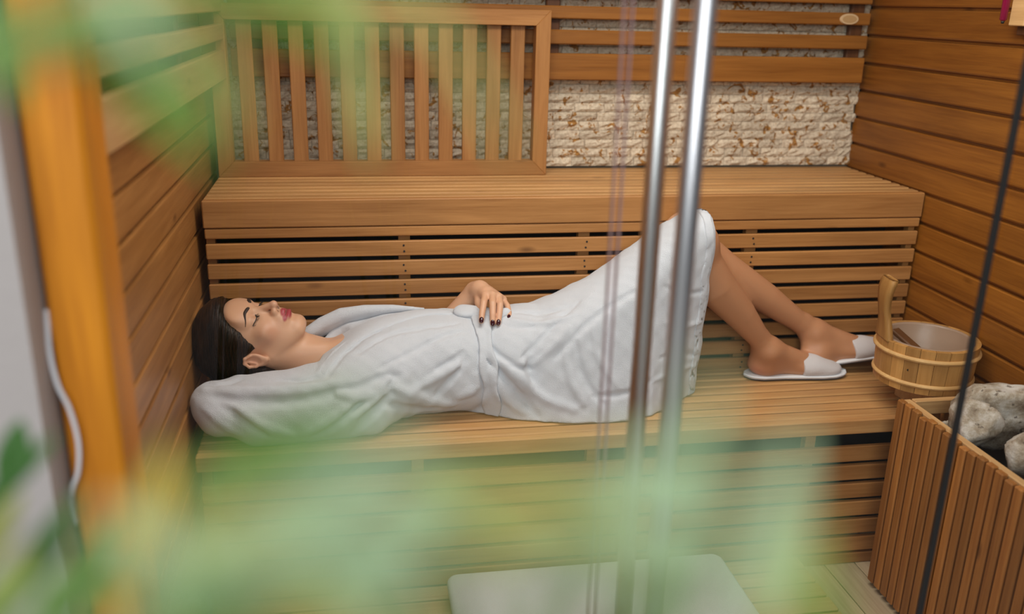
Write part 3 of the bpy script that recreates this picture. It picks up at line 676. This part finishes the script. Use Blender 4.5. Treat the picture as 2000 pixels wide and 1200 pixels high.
for sx in (-1, 1):
    pts = smooth_poly([(sx*.0120, .0280), (sx*.022, .0315), (sx*.035, .0330), (sx*.053, .0255)], 14)
    pc('eyebrow', tube_mesh('eyebrow', [onface(a, b, .0002) for a, b in pts], [.0008+.0042*math.sin(math.pi*min(1, (i+4)/17))**1.2 for i in range(14)], 6, flat=.75), BROW)
    lv = []; lp = smooth_poly([(sx*.0175, .0095), (sx*.025, .0067), (sx*.0325, .0055), (sx*.0400, .0065), (sx*.0475, .0095)], 18)
    P_ = [onface(a, b, .0007) for a, b in lp]; V, F = [], []
    t = tube_mesh('t', P_, [.0011]*18, 5); V += [v.co.copy() for v in t.vertices]; F += [tuple(p.vertices) for p in t.polygons]
    for i in range(1, 18):
        d = Vector(HF)*.55+Vector(HS)*(sx*.55*(i-6)/12)-Vector(HC)*.75; L0 = .0075+.003*i/18
        q = [P_[i], P_[i]+d.normalized()*L0*.5, P_[i]+d.normalized()*L0+Vector(HF)*.0018]; t = tube_mesh('t', q, [.0006, .00045, .00015], 4); o_ = len(V)
        V += [v.co.copy() for v in t.vertices]; F += [tuple(o_+k for k in p.vertices) for p in t.polygons]
    pc('eyelashes', mesh_from('eyelashes', V, F), LASH)
NAIL = plain('burgundy_nail', (.035, .002, .008), .12)
for f, pts in KN.items():
    a, b = np.array(pts[2]), np.array(pts[3]); d = (b-a)/np.linalg.norm(b-a); n = np.array((-.1, -.75, .66)); n -= d*(n@d); n /= np.linalg.norm(n); s_ = np.cross(n, d)
    bm = bmesh.new(); bmesh.ops.create_uvsphere(bm, u_segments=14, v_segments=8, radius=1); r_ = .0054 if f == 'p' else .0063
    c = b-d*.0010+n*(.0048 if f == 'p' else .0057)
    for v in bm.verts: q = v.co; v.co = Vector(c+s_*q.x*r_*.92+d*q.y*.0096+n*(q.z*.0022-q.x*q.x*.0018))
    me = bpy.data.meshes.new('fingernail'); bm.to_mesh(me); bm.free(); me.polygons.foreach_set('use_smooth', [True]*len(me.polygons)); pc('fingernail', me, NAIL)

# ------------------------------------------------------------------ hair
Hf = Field(np.arange(-.04, .235, .0021), np.arange(-.72, -.47, .0021), np.arange(.49, .82, .0021))
def hh(c, r, k=.02): Hf.ell(H(*c), np.array(r)*HK, HR, k)
hh((0, -.016, .052), (.088, .108, .097)); hh((0, .030, .086), (.054, .062, .050)); hh((0, -.050, -.01), (.072, .080, .078)); hh((0, -.06, -.055), (.050, .045, .05))
gx, gy, gz = np.meshgrid(*Hf.ax, indexing='ij'); q = np.stack((gx-O[0], gy-O[1], gz-O[2]), -1)@HR.T/HK; del gx, gy, gz
zz = q[..., 2]; lim = np.interp(zz, [-.12, -.05, -.034, -.022, -.010, .0, .012, .03, .05, .064, .078, .090, .11], [-.045, -.035, -.026, .016, .032, .030, .035, .048, .058, .064, .071, .084, .25]).astype(np.float32)
cut = (q[..., 1]-lim)*.8; earcut = .025-np.sqrt((q[..., 1]+.008)**2+((zz+.019)*.76)**2)
def smax(a, b, k): h = np.clip(.5+.5*(a-b)/k, 0, 1); return b+(a-b)*h+k*h*(1-h)
Hf.F = smax(smax(Hf.F, cut, .012), np.where(np.abs(q[..., 0]) > .055, earcut, -1), .006)
fl_ = np.sin(q[..., 2]*210+np.sin(q[..., 1]*40)*.8+q[..., 0]*40)*.5+np.sin(q[..., 2]*370+2+q[..., 1]*55)*.5
Hf.F = (Hf.F+fl_*.0010).astype(np.float32); Hf.F = np.maximum(Hf.F, -.0135-Hf.ax[0][:, None, None]).astype(np.float32); hair_me = Hf.mesh('hair'); del q, zz, cut, earcut, fl_
def hair_mat():
    m, nt, b = newmat('dark_brown_hair'); L = nt.links.new; ge = N(nt, 'ShaderNodeNewGeometry')
    mp = N(nt, 'ShaderNodeMapping'); mp.inputs['Scale'].default_value = (420, 14, 22); mp.inputs['Rotation'].default_value = (0, tl, 0); L(ge.outputs['Position'], mp.inputs['Vector'])
    n = N(nt, 'ShaderNodeTexNoise', i_Scale=1, i_Detail=3); L(mp.outputs[0], n.inputs['Vector']); r = ramp(nt, n.outputs[0], [(.35, (.004, .002, .0013)), (.72, (.050, .022, .010))]); L(r.outputs[0], b.inputs['Base Color'])  # strand tone, with warm brown streaks painted in for gloss
    b.inputs['Roughness'].default_value = .42; b.inputs['Specular IOR Level'].default_value = .28; bp = N(nt, 'ShaderNodeBump', i_Strength=.8, i_Distance=.002); L(n.outputs[0], bp.inputs['Height']); L(bp.outputs[0], b.inputs['Normal']); return m
HAIRM = hair_mat(); hair = pc('hair', hair_me, HAIRM)
hc = np.zeros(len(hair_me.vertices)*3, np.float32); hair_me.vertices.foreach_get('co', hc); hc = hc.reshape(-1, 3)
hb = BVHTree.FromPolygons([tuple(v) for v in hc.tolist()], [tuple(p.vertices) for p in hair_me.polygons])
rg = random.Random(4); V, F = [], []
for i in range(900):                         # strands combed back from the hairline
    a = rg.uniform(-1.5, 1.5); z0 = rg.uniform(-.02, .115)
    s0 = np.array((math.sin(a)*.2, math.cos(a)*.2, z0)); P_ = []
    for k in range(9):
        th = a+(1 if a > 0 else -1)*k*.20; zk = z0+(.02-z0)*k*.05; o_ = H(0, -.01, zk); d = HS*math.sin(th)+HF*math.cos(th)
        h_ = hb.ray_cast(Vector(o_+d*.25), Vector(-d))
        if h_[0] is None or (h_[0]-Vector(o_)).length < .05: continue
        P_.append(h_[0]+Vector(d)*(.0003+.0012*rg.random()))
    if len(P_) < 4: continue
    ok = all((P_[k+1]-P_[k]).length < .035 for k in range(len(P_)-1))
    if not ok: continue
    t = tube_mesh('t', P_, [.0003]+[.00045]*(len(P_)-2)+[.0002], 3, cap=False); o_ = len(V); V += [v.co.copy() for v in t.vertices]; F += [tuple(o_+k for k in p.vertices) for p in t.polygons]; bpy.data.meshes.remove(t)
so = pc('hair_strands', mesh_from('hair_strands', V, F, True), HAIRM, hair); so['kind'] = 'stuff'
# ------------------------------------------------------------------ bathrobe
R = Field(np.arange(-.024, 1.345, .0046), np.arange(-.875, -.425, .0038), np.arange(ZL-.004, .965, .0038))
X, Y, Z = R.ax[0][:, None, None], R.ax[1][None, :, None], R.ax[2][None, None, :]
def ip(xs, vs): return np.interp(R.ax[0], xs, vs).astype(np.float32)[:, None, None]
def smaxn(a, b, k): h = np.clip(.5+.5*(a-b)/k, 0, 1); return b+(a-b)*h+k*h*(1-h)
def sminn(a, b, k): return -smaxn(-a, -b, k)
# trunk: ellipse sections
xs = [.26, .31, .36, .42, .50, .58, .65, .695, .74, .80]
cy = ip(xs, [-.600, -.605, -.605, -.600, -.595, -.590, -.588, -.585, -.59, -.60]); ry = ip(xs, [.085, .125, .150, .156, .152, .148, .140, .128, .140, .15])
zt = ip(xs, [.600, .642, .668, .690, .702, .704, .700, .690, .694, .69]); zb = ip(xs, [.53, .48, .455, .45, .45, .45, .45, .450, .45, .45])
cz = (zt+zb)/2; rz = (zt-zb)/2
qn = ((np.abs(Y-cy)/ry)**2.35+(np.abs(Z-cz)/rz)**2.35)**(1/2.35); trunk = (qn-1)*np.minimum(ry, rz)*.9
trunk = smaxn(trunk, np.maximum(.275-X-(Z-.6)*.2, X-.79), .02)
# skirt: tent over the raised thighs, falling to the bench on the near side
xs = [.66, .71, .76, .84, .92, 1.0, 1.06, 1.12, 1.18, 1.24, 1.29, 1.31]
top = ip(xs, [.665, .690, .700, .708, .742, .783, .825, .870, .915, .945, .952, .950])
ynb = ip(xs, [-.66, -.690, -.722, -.752, -.768, -.772, -.766, -.745, -.700, -.650, -.610, -.60])
ynt = ip(xs, [-.66, -.68, -.695, -.71, -.715, -.71, -.70, -.690, -.680, -.672, -.665, -.66])
hgt = np.clip((Z-ZL)/(top-ZL), 0, 1.2); yn = ynb+(ynt-ynb)*hgt**1.0
zt2 = top+.012*np.cos((Y+.59)*26)-.22*np.maximum(Y+.54, 0)          # two thighs, lower on the far side
skirt = smaxn(smaxn((yn-Y)*.97, (Z-zt2)*.82, .055), Y+.4545, .03)
xe = 1.288-.05*np.clip((Y+.56)/.1, 0, 1)-.035*np.clip((.62-Z)/.16, 0, 1)*0+.003*np.sin(Z*45)
skirt = smaxn(skirt, np.maximum(X-xe, .665-X), .012)
inner = smaxn(smaxn(skirt+.014, 1.10-X, .02), .40-Z, .02)
R.F = sminn(trunk, skirt, .022).astype(np.float32)
# sleeve of the near arm, folded back beside the head
R.chain([(.44, -.690, .565), (.34, -.715, .550), (.24, -.732, .538), (.14, -.742, .532), (.060, -.742, .535)], [.088, .084, .080, .072, .060], .045)
R.cone((.40, -.745, .505), (.15, -.765, .497), .050, .046, .04); R.cone((.060, -.742, .535), (.036, -.735, .550), .060, .048, .02)
R.chain([(.065, -.730, .535), (.075, -.66, .520), (.10, -.60, .500), (.15, -.56, .495)], [.052, .050, .046, .040], .03)
R.chain([(.26, -.70, .562), (.18, -.70, .562), (.10, -.70, .562)], [.040, .040, .035], .03)
# far sleeve round the upper arm
R.chain([(.36, -.53, .60), (.44, -.51, .57), (.55, -.508, .56), (.600, -.505, .600)], [.058, .052, .05, .044], .03)
# neck opening and hollow hem
R.chain([(.225, -.590, .680), (.300, -.592, .665), (.355, -.590, .702), (.41, -.585, .73)], [.070, .064, .034, .006], .012, 'sub')
R.chain([(.205, -.635, .652), (.262, -.640, .640), (.300, -.625, .665)], [.050, .046, .030], .012, 'sub')
R.F = np.maximum(np.maximum(R.F, -inner), Y+.4535).astype(np.float32)
R.F = np.maximum(R.F, np.maximum(-.012-X, ZL+.0012-Z)).astype(np.float32)
# folds, placed on the cloth where the photograph shows them: (points in the photograph, radius, ridge or groove)
folds = [
 ([(700, 690), (760, 655), (830, 640), (895, 632)], .006, -1), ([(740, 720), (800, 690), (870, 655), (905, 648)], .006, -1), ([(830, 745), (870, 715), (905, 690)], .008, -1), ([(850, 775), (885, 735), (912, 700)], .008, -1),
 ([(800, 770), (845, 740), (895, 715)], .010, 1), ([(775, 760), (820, 775), (850, 785), (885, 790)], .012, 1), ([(760, 790), (810, 800), (840, 800)], .010, -1), ([(900, 775), (925, 760), (930, 735)], .011, 1),
 ([(620, 850), (690, 800), (740, 760), (760, 740)], .010, -1), ([(650, 848), (705, 805), (750, 770)], .009, 1), ([(690, 845), (735, 800), (765, 770)], .010, -1), ([(590, 850), (640, 825), (690, 785)], .010, 1),
 ([(430, 790), (480, 825), (520, 850)], .010, -1), ([(400, 800), (440, 835), (470, 848)], .009, 1), ([(470, 800), (520, 835), (570, 850)], .010, 1), ([(420, 775), (500, 785), (600, 780), (700, 757)], .012, -1), ([(400, 760), (480, 762), (580, 760), (660, 745)], .012, 1), ([(390, 745), (430, 752), (470, 742)], .007, -1), ([(545, 742), (590, 745), (620, 738)], .006, -1),
 ([(700, 757), (740, 740), (775, 735)], .009, -1), ([(660, 770), (720, 775), (760, 740)], .010, 1),
 ([(940, 690), (985, 740), (1030, 790), (1050, 815)], .010, -1), ([(955, 680), (1000, 725), (1060, 775), (1120, 800)], .011, 1), ([(945, 660), (970, 690), (1000, 710)], .006, -1), ([(960, 730), (985, 775), (1020, 805)], .011, 1),
 ([(1000, 715), (1030, 722), (1050, 705)], .006, -1), ([(1020, 700), (1060, 660), (1095, 620), (1130, 590)], .007, -1), ([(1040, 715), (1085, 670), (1110, 640)], .007, 1), ([(1105, 690), (1115, 740), (1140, 790)], .009, 1), ([(1125, 670), (1140, 740), (1180, 790)], .008, -1),
 ([(1160, 640), (1170, 700), (1210, 760)], .008, 1), ([(1085, 700), (1140, 640), (1190, 600), (1240, 570)], .007, -1), ([(1290, 700), (1330, 690), (1360, 695)], .007, -1), ([(1275, 745), (1320, 725), (1355, 715)], .007, 1), ([(1160, 775), (1220, 770), (1270, 745)], .007, -1), ([(1300, 560), (1330, 575), (1370, 570)], .006, -1), ([(1300, 630), (1330, 640), (1365, 630)], .006, 1),
 ([(640, 735), (665, 700), (700, 668), (740, 645)], .006, -1), ([(620, 730), (645, 695), (680, 665)], .006, 1), ([(1010, 610), (1060, 612), (1110, 600)], .007, -1), ([(1000, 625), (1060, 632), (1120, 615)], .007, 1), ([(970, 628), (1000, 640), (1040, 640)], .006, -1)]
todo = []
for pts, rad, sg in folds:
    P_ = [R.trace(*p) for p in smooth_poly(pts, len(pts)*2)]
    if any(p is None for p in P_): P_ = [p for p in P_ if p is not None]
    if len(P_) < 3: continue
    Q = [p-R.grad(p)*(rad*.34 if sg > 0 else -rad*.22) for p in P_]; n = len(Q)
    todo.append((Q, [rad*(.35+.65*math.sin(math.pi*(i+.5)/n)) for i in range(n)], sg, rad))
for Q, rr_, sg, rad in todo: R.chain(Q, rr_, rad*1.3, 'add' if sg > 0 else 'sub')
# broad soft unevenness of the terry cloth
nz_ = .0012*np.sin(X*61+Z*37+np.sin(Y*43)*1.3)*np.sin(Y*53-Z*31+X*17)+.0007*np.sin(X*133+Y*71)*np.sin(Z*117+Y*59+1)
R.F = (R.F+nz_*(np.abs(R.F) < .03)).astype(np.float32)
R.F = np.maximum(R.F, np.maximum(-.012-X, ZL+.0012-Z)).astype(np.float32)
TERRY = plain('white_terry', (.73, .75, .80), .95, bump=.9, bscale=700, spec=.2, Sheen_Weight=.25)
robe = pc('bathrobe', R.mesh('bathrobe'), TERRY); s_ = robe.modifiers.new('soften', 'SMOOTH'); s_.factor = .5; s_.iterations = 1
# belt: band that follows the waist
bp_ = np.abs((X-.700)+(Z-.60)*.10-(Y+.6)*.03)-.0215
bf = smaxn(smaxn(R.F-.0075, -(R.F+.004), .004), bp_+.004*np.sin(Z*60), .008); bf = np.maximum(np.maximum(bf, ZL+.003-Z), Y+.4525).astype(np.float32)
belt = pc('belt', R.mesh('belt', bf), TERRY, robe); s_ = belt.modifiers.new('soften', 'SMOOTH'); s_.factor = .5; s_.iterations = 2
# knot of the belt under the hand
K = Field(np.arange(.62, .82, .0026), np.arange(-.72, -.50, .0026), np.arange(.63, .77, .0026))
tk = [R.trace(*p) for p in ((905, 612), (935, 615), (965, 618), (990, 612))]
tk = [np.array(t_) if t_ is not None else np.array((.7, -.62, .69)) for t_ in tk]
K.chain([t_+np.array((0, 0, .004)) for t_ in tk], [.020, .022, .019, .012], .02, flat=(np.array((0, -.45, .89)), .62)); K.ell(tk[0]+np.array((.004, .0, .004)), (.030, .034, .013), k=.012)
K.cone(tk[2]+np.array((0, 0, .003)), tk[2]+np.array((.055, .02, -.006)), .013, .012, .012)
knot = pc('belt_knot', K.mesh('belt_knot'), TERRY, robe); s_ = knot.modifiers.new('soften', 'SMOOTH'); s_.factor = .5; s_.iterations = 2
# shawl collar: ribbons laid over the chest between two edges
def ribbon(name, inner_, outer_, n=26, m_=7, th=.006, lift=.0075):
    a = smooth_poly(inner_, n); b = smooth_poly(outer_, n); V, F = [], []; G = []
    for i in range(n):
        row = []
        for j in range(m_):
            px = a[i]*(1-j/(m_-1))+b[i]*(j/(m_-1)); p = R.trace(*px)
            row.append(p)
        G.append(row)
    flatp = [p for r_ in G for p in r_ if p is not None]
    for i in range(n):
        for j in range(m_):
            if G[i][j] is None:
                c = [G[ii][jj] for ii in range(max(0, i-3), min(n, i+4)) for jj in range(m_) if G[ii][jj] is not None]; G[i][j] = np.mean(c, 0) if c else flatp[0]
    A = np.array(G)
    for _ in range(3):
        Bq = A.copy(); Bq[1:-1] = (A[:-2]+2*A[1:-1]+A[2:])/4; A = Bq; Bq = A.copy(); Bq[:, 1:-1] = (A[:, :-2]+2*A[:, 1:-1]+A[:, 2:])/4; A = Bq
    for lay in (0, 1):
        for i in range(n):
            for j in range(m_):
                g = R.grad(A[i, j], .012); e = math.sin(math.pi*(j+.35)/(m_-.3)); V.append(A[i, j]+g*((lift*(.35+.65*e)*min(1, i/4)-(.012 if i == 0 else 0)) if lay == 0 else -th))
    f = lambda l, i, j: l*n*m_+i*m_+j
    for i in range(n-1):
        for j in range(m_-1): F.append((f(0, i, j), f(0, i, j+1), f(0, i+1, j+1), f(0, i+1, j))); F.append((f(1, i, j), f(1, i+1, j), f(1, i+1, j+1), f(1, i, j+1)))
        F.append((f(0, i, 0), f(0, i+1, 0), f(1, i+1, 0), f(1, i, 0))); F.append((f(0, i, m_-1), f(1, i, m_-1), f(1, i+1, m_-1), f(0, i+1, m_-1)))
    for j in range(m_-1): F.append((f(0, 0, j), f(1, 0, j), f(1, 0, j+1), f(0, 0, j+1))); F.append((f(0, n-1, j), f(0, n-1, j+1), f(1, n-1, j+1), f(1, n-1, j)))
    o = pc(name, mesh_from(name, V, F, True), TERRY, robe); sd = o.modifiers.new('sub', 'SUBSURF'); sd.levels = 1; sd.render_levels = 1; return o
ribbon('lapel', [(592, 722), (612, 695), (650, 664), (705, 634), (770, 614), (830, 605), (880, 608)], [(632, 742), (652, 712), (686, 680), (730, 652), (785, 629), (835, 616), (885, 616)])
# far side of the collar standing up beside the neck
cl = [(.255, -.525, .640), (.29, -.520, .660), (.34, -.522, .684), (.40, -.532, .698), (.47, -.545, .706), (.55, -.556, .706), (.63, -.566, .697)]
Kc = Field(np.arange(.20, .68, .003), np.arange(-.62, -.47, .003), np.arange(.60, .75, .003))
Kc.chain([(.235, -.515, .615)]+cl, [.010, .016, .019, .019, .015, .010, .003], .012); Kc.chain([(p[0], p[1]+.018, p[2]-.018) for p in cl], [.016, .020, .022, .020, .014, .010, .003], .015)
colr = pc('far_lapel', Kc.mesh('far_lapel'), TERRY, robe); s_ = colr.modifiers.new('soften', 'SMOOTH'); s_.iterations = 2
# hem band of the skirt
hb_ = np.abs(X-(xe-.020))-.013; hf_ = smaxn(smaxn(R.F-.0026, -(R.F+.003), .003), hb_, .004); hf_ = np.maximum(hf_, np.maximum(ZL+.002-Z, inner*0-.001-0)).astype(np.float32)
hem = pc('hem', R.mesh('hem', np.maximum(hf_, .9*(1.18-X)).astype(np.float32)), TERRY, robe)

# ------------------------------------------------------------------ slippers
SLIP = plain('white_slipper_cloth', (.66, .62, .62), .9, bump=.5, bscale=500); TRIM = plain('white_slipper_trim', (.80, .81, .84), .7)
SOLE = plain('dark_slipper_sole', (.06, .05, .05), .8)
def slipper(HE, BA, TO, FD, label):
    HE, BA, TO = map(np.array, (HE, BA, TO)); d, sd, n = FD; L = np.linalg.norm(TO-HE)+.012
    e = bpy.data.objects.new('slipper', None); COL.objects.link(e); e.parent = person; org = HE-n*.012; e.location = Vector(org)-person.location; e['label'] = label
    ts = np.linspace(0, 1, 40); hw = np.interp(ts, [0, .02, .06, .15, .35, .55, .72, .85, .94, .98, 1], [.0, .014, .026, .034, .034, .040, .045, .042, .030, .016, 0])
    out = [(-.016+t*(L+.028), w_) for t, w_ in zip(ts, hw)]+[(-.016+t*(L+.028), -w_) for t, w_ in zip(ts[-2:0:-1], hw[-2:0:-1])]
    def slab(nm, z0, z1, grow, mat):
        bm = bmesh.new(); c = sum(a for a, b in out)/len(out)
        rings = [(z0, grow-.0015), (z0+.0012, grow), (z1-.0012, grow), (z1, grow-.0015)]; V, F = [], []; m_ = len(out)
        for zz, g in rings:
            for a, b in out: rr_ = math.hypot(a-c, b); k = (rr_+g)/rr_; V.append(HE+d*(c+(a-c)*k)+sd*(b*k)+n*zz)
        for i in range(3):
            for j in range(m_): F.append((i*m_+j, i*m_+(j+1) % m_, (i+1)*m_+(j+1) % m_, (i+1)*m_+j))
        F += [tuple(range(m_-1, -1, -1)), tuple(3*m_+j for j in range(m_))]; return pc(nm, mesh_from(nm, V, F, False), mat, e)
    slab('sole', -.0125, -.0085, .0, SOLE); slab('insole', -.0085, -.001, .002, TRIM)
    lo = np.minimum(HE, TO)-.06; hi = np.maximum(HE, TO)+.07
    S_ = Field(np.arange(lo[0], hi[0], .0024), np.arange(lo[1], hi[1], .0024), np.arange(lo[2], hi[2], .0024)); Rm = np.array((d, sd, n))
    S_.ell(BA+n*.016, (.066, .046, .030), Rm, .02); S_.cone(BA-d*.05+n*.030, BA+n*.018, .031, .030, .03); S_.ell(TO-d*.042+n*.008, (.050, .042, .022), Rm, .02)
    g = [S_.ax[0][:, None, None], S_.ax[1][None, :, None], S_.ax[2][None, None, :]]
    u_ = (g[0]-BA[0])*d[0]+(g[1]-BA[1])*d[1]+(g[2]-BA[2])*d[2]; v_ = (g[0]-BA[0])*n[0]+(g[1]-BA[1])*n[1]+(g[2]-BA[2])*n[2]
    S_.F = np.maximum(np.maximum(S_.F, -.0015-v_), -.030-u_-.10*v_).astype(np.float32); S_.F = np.maximum(S_.F, -(S_.F+.0).clip(-9, 0)-.0).astype(np.float32) if False else S_.F
    u = pc('upper', S_.mesh('upper'), SLIP, e); s2 = u.modifiers.new('soften', 'SMOOTH'); s2.iterations = 2
    # piping round the edge of the sole
    edge = [HE+d*a*1.0+sd*b*1.02-n*.003 for a, b in out]; edge.append(edge[0]); pc('trim', tube_mesh('trim', edge, .0036, 6, cap=False), TRIM, e)
slipper(HE1, BA1, TO1, FD1, 'white slipper on the near foot'); slipper(HE2, BA2, TO2, FD2, 'white slipper on the far foot beside the bucket')
# ------------------------------------------------------------------ potted plants standing outside the glass, close to the camera
def leaf_mat(name, col, tr):
    m, nt, b = newmat(name); L = nt.links.new; nt.nodes.remove(b); out = nt.nodes['Material Output']
    df = N(nt, 'ShaderNodeBsdfPrincipled'); df.inputs['Roughness'].default_value = .45; t = N(nt, 'ShaderNodeBsdfTranslucent'); mx = N(nt, 'ShaderNodeMixShader', i_0=.4)
    tc = N(nt, 'ShaderNodeTexCoord'); n = N(nt, 'ShaderNodeTexNoise', i_Scale=60, i_Detail=3); L(tc.outputs['Object'], n.inputs['Vector'])
    r = ramp(nt, n.outputs[0], [(.3, tuple(c*.8 for c in col)), (.7, tuple(min(1, c*1.15) for c in col))]); L(r.outputs[0], df.inputs['Base Color']); t.inputs[0].default_value = (*tr, 1)
    L(df.outputs[0], mx.inputs[1]); L(t.outputs[0], mx.inputs[2]); L(mx.outputs[0], out.inputs[0]); return m
LM = {'p': leaf_mat('pale_leaf', (.44, .58, .34), (.36, .52, .24)), 'y': leaf_mat('yellow_green_leaf', (.44, .46, .13), (.40, .42, .08)), 'g': leaf_mat('fresh_leaf', (.16, .32, .045), (.15, .33, .03)),
      'd': leaf_mat('deep_leaf', (.07, .20, .035), (.06, .2, .02)), 'o': leaf_mat('amber_leaf', (.66, .48, .05), (.7, .45, .03))}
STEM = plain('green_stem', (.16, .26, .06), .6, bump=.2); SOIL = plain('soil', (.05, .035, .025), .95, bump=1, bscale=80); POT = plain('terracotta_pot', (.42, .19, .10), .8, bump=.2)
def leaf(parent, a, b, dist, dist2, wpx, kind, bend=.06):
    A, Bv = PD(*a, dist), PD(*b, dist2); d = Bv-A; L = np.linalg.norm(d); d /= L; view = (A+Bv)/2-CAM; view /= np.linalg.norm(view)
    s = np.cross(d, view); s /= np.linalg.norm(s); n = np.cross(s, d); hw = wpx/FPX*(dist+dist2)/4; V, F = [], []; m_ = 12
    for i in range(m_+1):
        t = i/m_; w_ = hw*max(.03, (math.sin(math.pi*min(1, t*.93+.05))**.75)); c = d*(L*t)+n*(bend*L*(t-t*t)*-2)
        for j, q in enumerate((-1, -.5, 0, .5, 1)): V.append(c+s*(q*w_)-n*(.18*w_*abs(q)))
    for i in range(m_):
        for j in range(4): F.append((i*5+j, i*5+j+1, (i+1)*5+j+1, (i+1)*5+j))
    o = link('leaf', mesh_from('leaf', V, F, True), LM[kind], parent, A); sd = o.modifiers.new('thickness', 'SOLIDIFY'); sd.thickness = .0004
    return A
def plant(loc, label, canes, leaves, pot_r=.15, pot_h=.28):
    e = tag(empty('potted_plant', loc), label, 'plant'); lx, ly, _ = loc
    pr = [(0, 0), (pot_r*.72, 0), (pot_r*.76, .006), (pot_r*.95, pot_h-.035), (pot_r*1.04, pot_h-.034), (pot_r*1.06, pot_h), (pot_r*.95, pot_h), (pot_r*.9, pot_h-.03)]
    link('pot', lathe_mesh('pot', pr, 36), POT, e, loc); link('soil', lathe_mesh('soil', [(pot_r*.9, pot_h-.03), (pot_r*.5, pot_h-.022), (0, pot_h-.02)], 36), SOIL, e, loc)
    tops_ = []
    for cx, cy_, cz_ in canes:
        P_ = smooth_poly([(lx+(cx-lx)*.25, ly+(cy_-ly)*.25, pot_h-.03), (lx+(cx-lx)*.5, ly+(cy_-ly)*.5, cz_*.55), (cx, cy_, cz_)], 14); tops_.append(P_)
        link('cane', tube_mesh('cane', P_, list(np.linspace(.007, .0035, 14)), 8), STEM, e)
    nodes = np.concatenate([t[6:] for t in tops_])
    for lf in leaves:
        A = leaf(e, *lf); dd = np.linalg.norm(nodes-A, axis=1)+.6*np.maximum(0, nodes[:, 2]-A[2]); q = nodes[np.argmin(dd)]
        mid = (A+q)/2+np.array((0, 0, -.01)); link('petiole', tube_mesh('petiole', smooth_poly([q, mid, A], 8), [.0016]*7+[.0008], 5), STEM, e)
    return e
rg = random.Random(21); lv = []
spots = [(570, 1000, 'p', 60), (660, 1070, 'p', 66), (740, 1020, 'p', 60), (620, 960, 'p', 40), (700, 1150, 'p', 60), (520, 1090, 'p', 60), (800, 1080, 'p', 44), (860, 980, 'y', 44), (960, 950, 'y', 36), (1060, 990, 'y', 40), (1150, 1040, 'y', 40), (980, 1060, 'y', 40), (1240, 960, 'p', 40), (1290, 900, 'p', 44), (1300, 1020, 'p', 50), (1230, 1110, 'p', 44), (430, 1160, 'g', 60), (600, 1190, 'y', 60), (330, 1090, 'p', 50), (1060, 1130, 'p', 26), (760, 910, 'p', 30), (450, 1020, 'y', 46), (1100, 920, 'y', 26)]
for x, y, kd, wd in spots:
    an = rg.uniform(-.6, .6)+(0 if rg.random() < .6 else math.pi); l = rg.uniform(240, 330); dx, dy = math.cos(an)*l/2, math.sin(an)*l/2; ds = rg.uniform(.155, .21)
    if dy > 0: dx, dy = -dx, -dy             # base below, tip above
    lv.append(((x-dx, y-dy), (x+dx, y+dy), ds, ds+rg.uniform(-.01, .02), wd*1.5, kd))
lv += [((1360, 1230), (1390, 740), .20, .19, 90, 'p'), ((1460, 1240), (1560, 830), .21, .21, 90, 'p'), ((1400, 1000), (1370, 690), .19, .18, 50, 'p'), ((1640, 1290), (1580, 1060), .24, .23, 64, 'g'), ((1500, 1260), (1600, 1000), .22, .22, 60, 'y'),
       ((450, 960), (700, 740), .20, .19, 34, 'g'), ((370, 930), (640, 850), .26, .26, 84, 'd'), ((520, 905), (760, 850), .24, .24, 44, 'd'), ((420, 900), (740, 770), .21, .21, 50, 'g'), ((560, 930), (860, 790), .20, .20, 24, 'p')]
plant((.50, -2.40, 0), 'blurred potted plant with pale narrow leaves filling the lower foreground', [(.34, -2.58, 1.22), (.42, -2.56, 1.24), (.50, -2.57, 1.24), (.45, -2.54, 1.17)], lv)
lv2 = [((150, 60), (430, 330), .26, .24, 74, 'g'), ((250, -40), (420, 250), .24, .22, 66, 'g'), ((360, -60), (740, 110), .24, .22, 66, 'g'), ((650, -130), (725, 330), .30, .29, 62, 'y'), ((430, -90), (900, 60), .22, .21, 52, 'y'), ((780, -100), (1010, 320), .23, .22, 34, 'y'), ((180, -90), (330, 150), .19, .19, 60, 'p'), ((420, -40), (470, 300), .24, .24, 44, 'y'),
       ((-40, -30), (40, 220), .34, .34, 60, 'g'), ((-60, 1010), (110, 850), .5, .5, 46, 'd'), ((-60, 1130), (40, 960), .45, .45, 55, 'y'), ((-20, 1230), (160, 960), .42, .42, 62, 'd'), ((60, 1260), (230, 1000), .36, .36, 60, 'g'), ((-40, 1230), (60, 1060), .38, .38, 60, 'y'), ((190, 1240), (330, 850), .30, .30, 46, 'y'), ((250, 1130), (340, 880), .28, .28, 50, 'o'), ((100, 1240), (180, 1080), .34, .34, 60, 'd'), ((240, 1260), (520, 1020), .25, .23, 90, 'p'), ((300, 1150), (420, 960), .22, .22, 50, 'y'), ((170, 1180), (300, 1010), .4, .4, 50, 'd'), ((10, 960), (40, 820), .6, .6, 60, 'd')]
plant((.02, -2.42, 0), 'blurred potted plant with deep green leaves along the left edge of the picture', [(.17, -2.50, 1.42), (.20, -2.54, 1.56), (.22, -2.56, 1.60), (.12, -2.42, 1.12), (.22, -2.50, 1.10)], lv2)
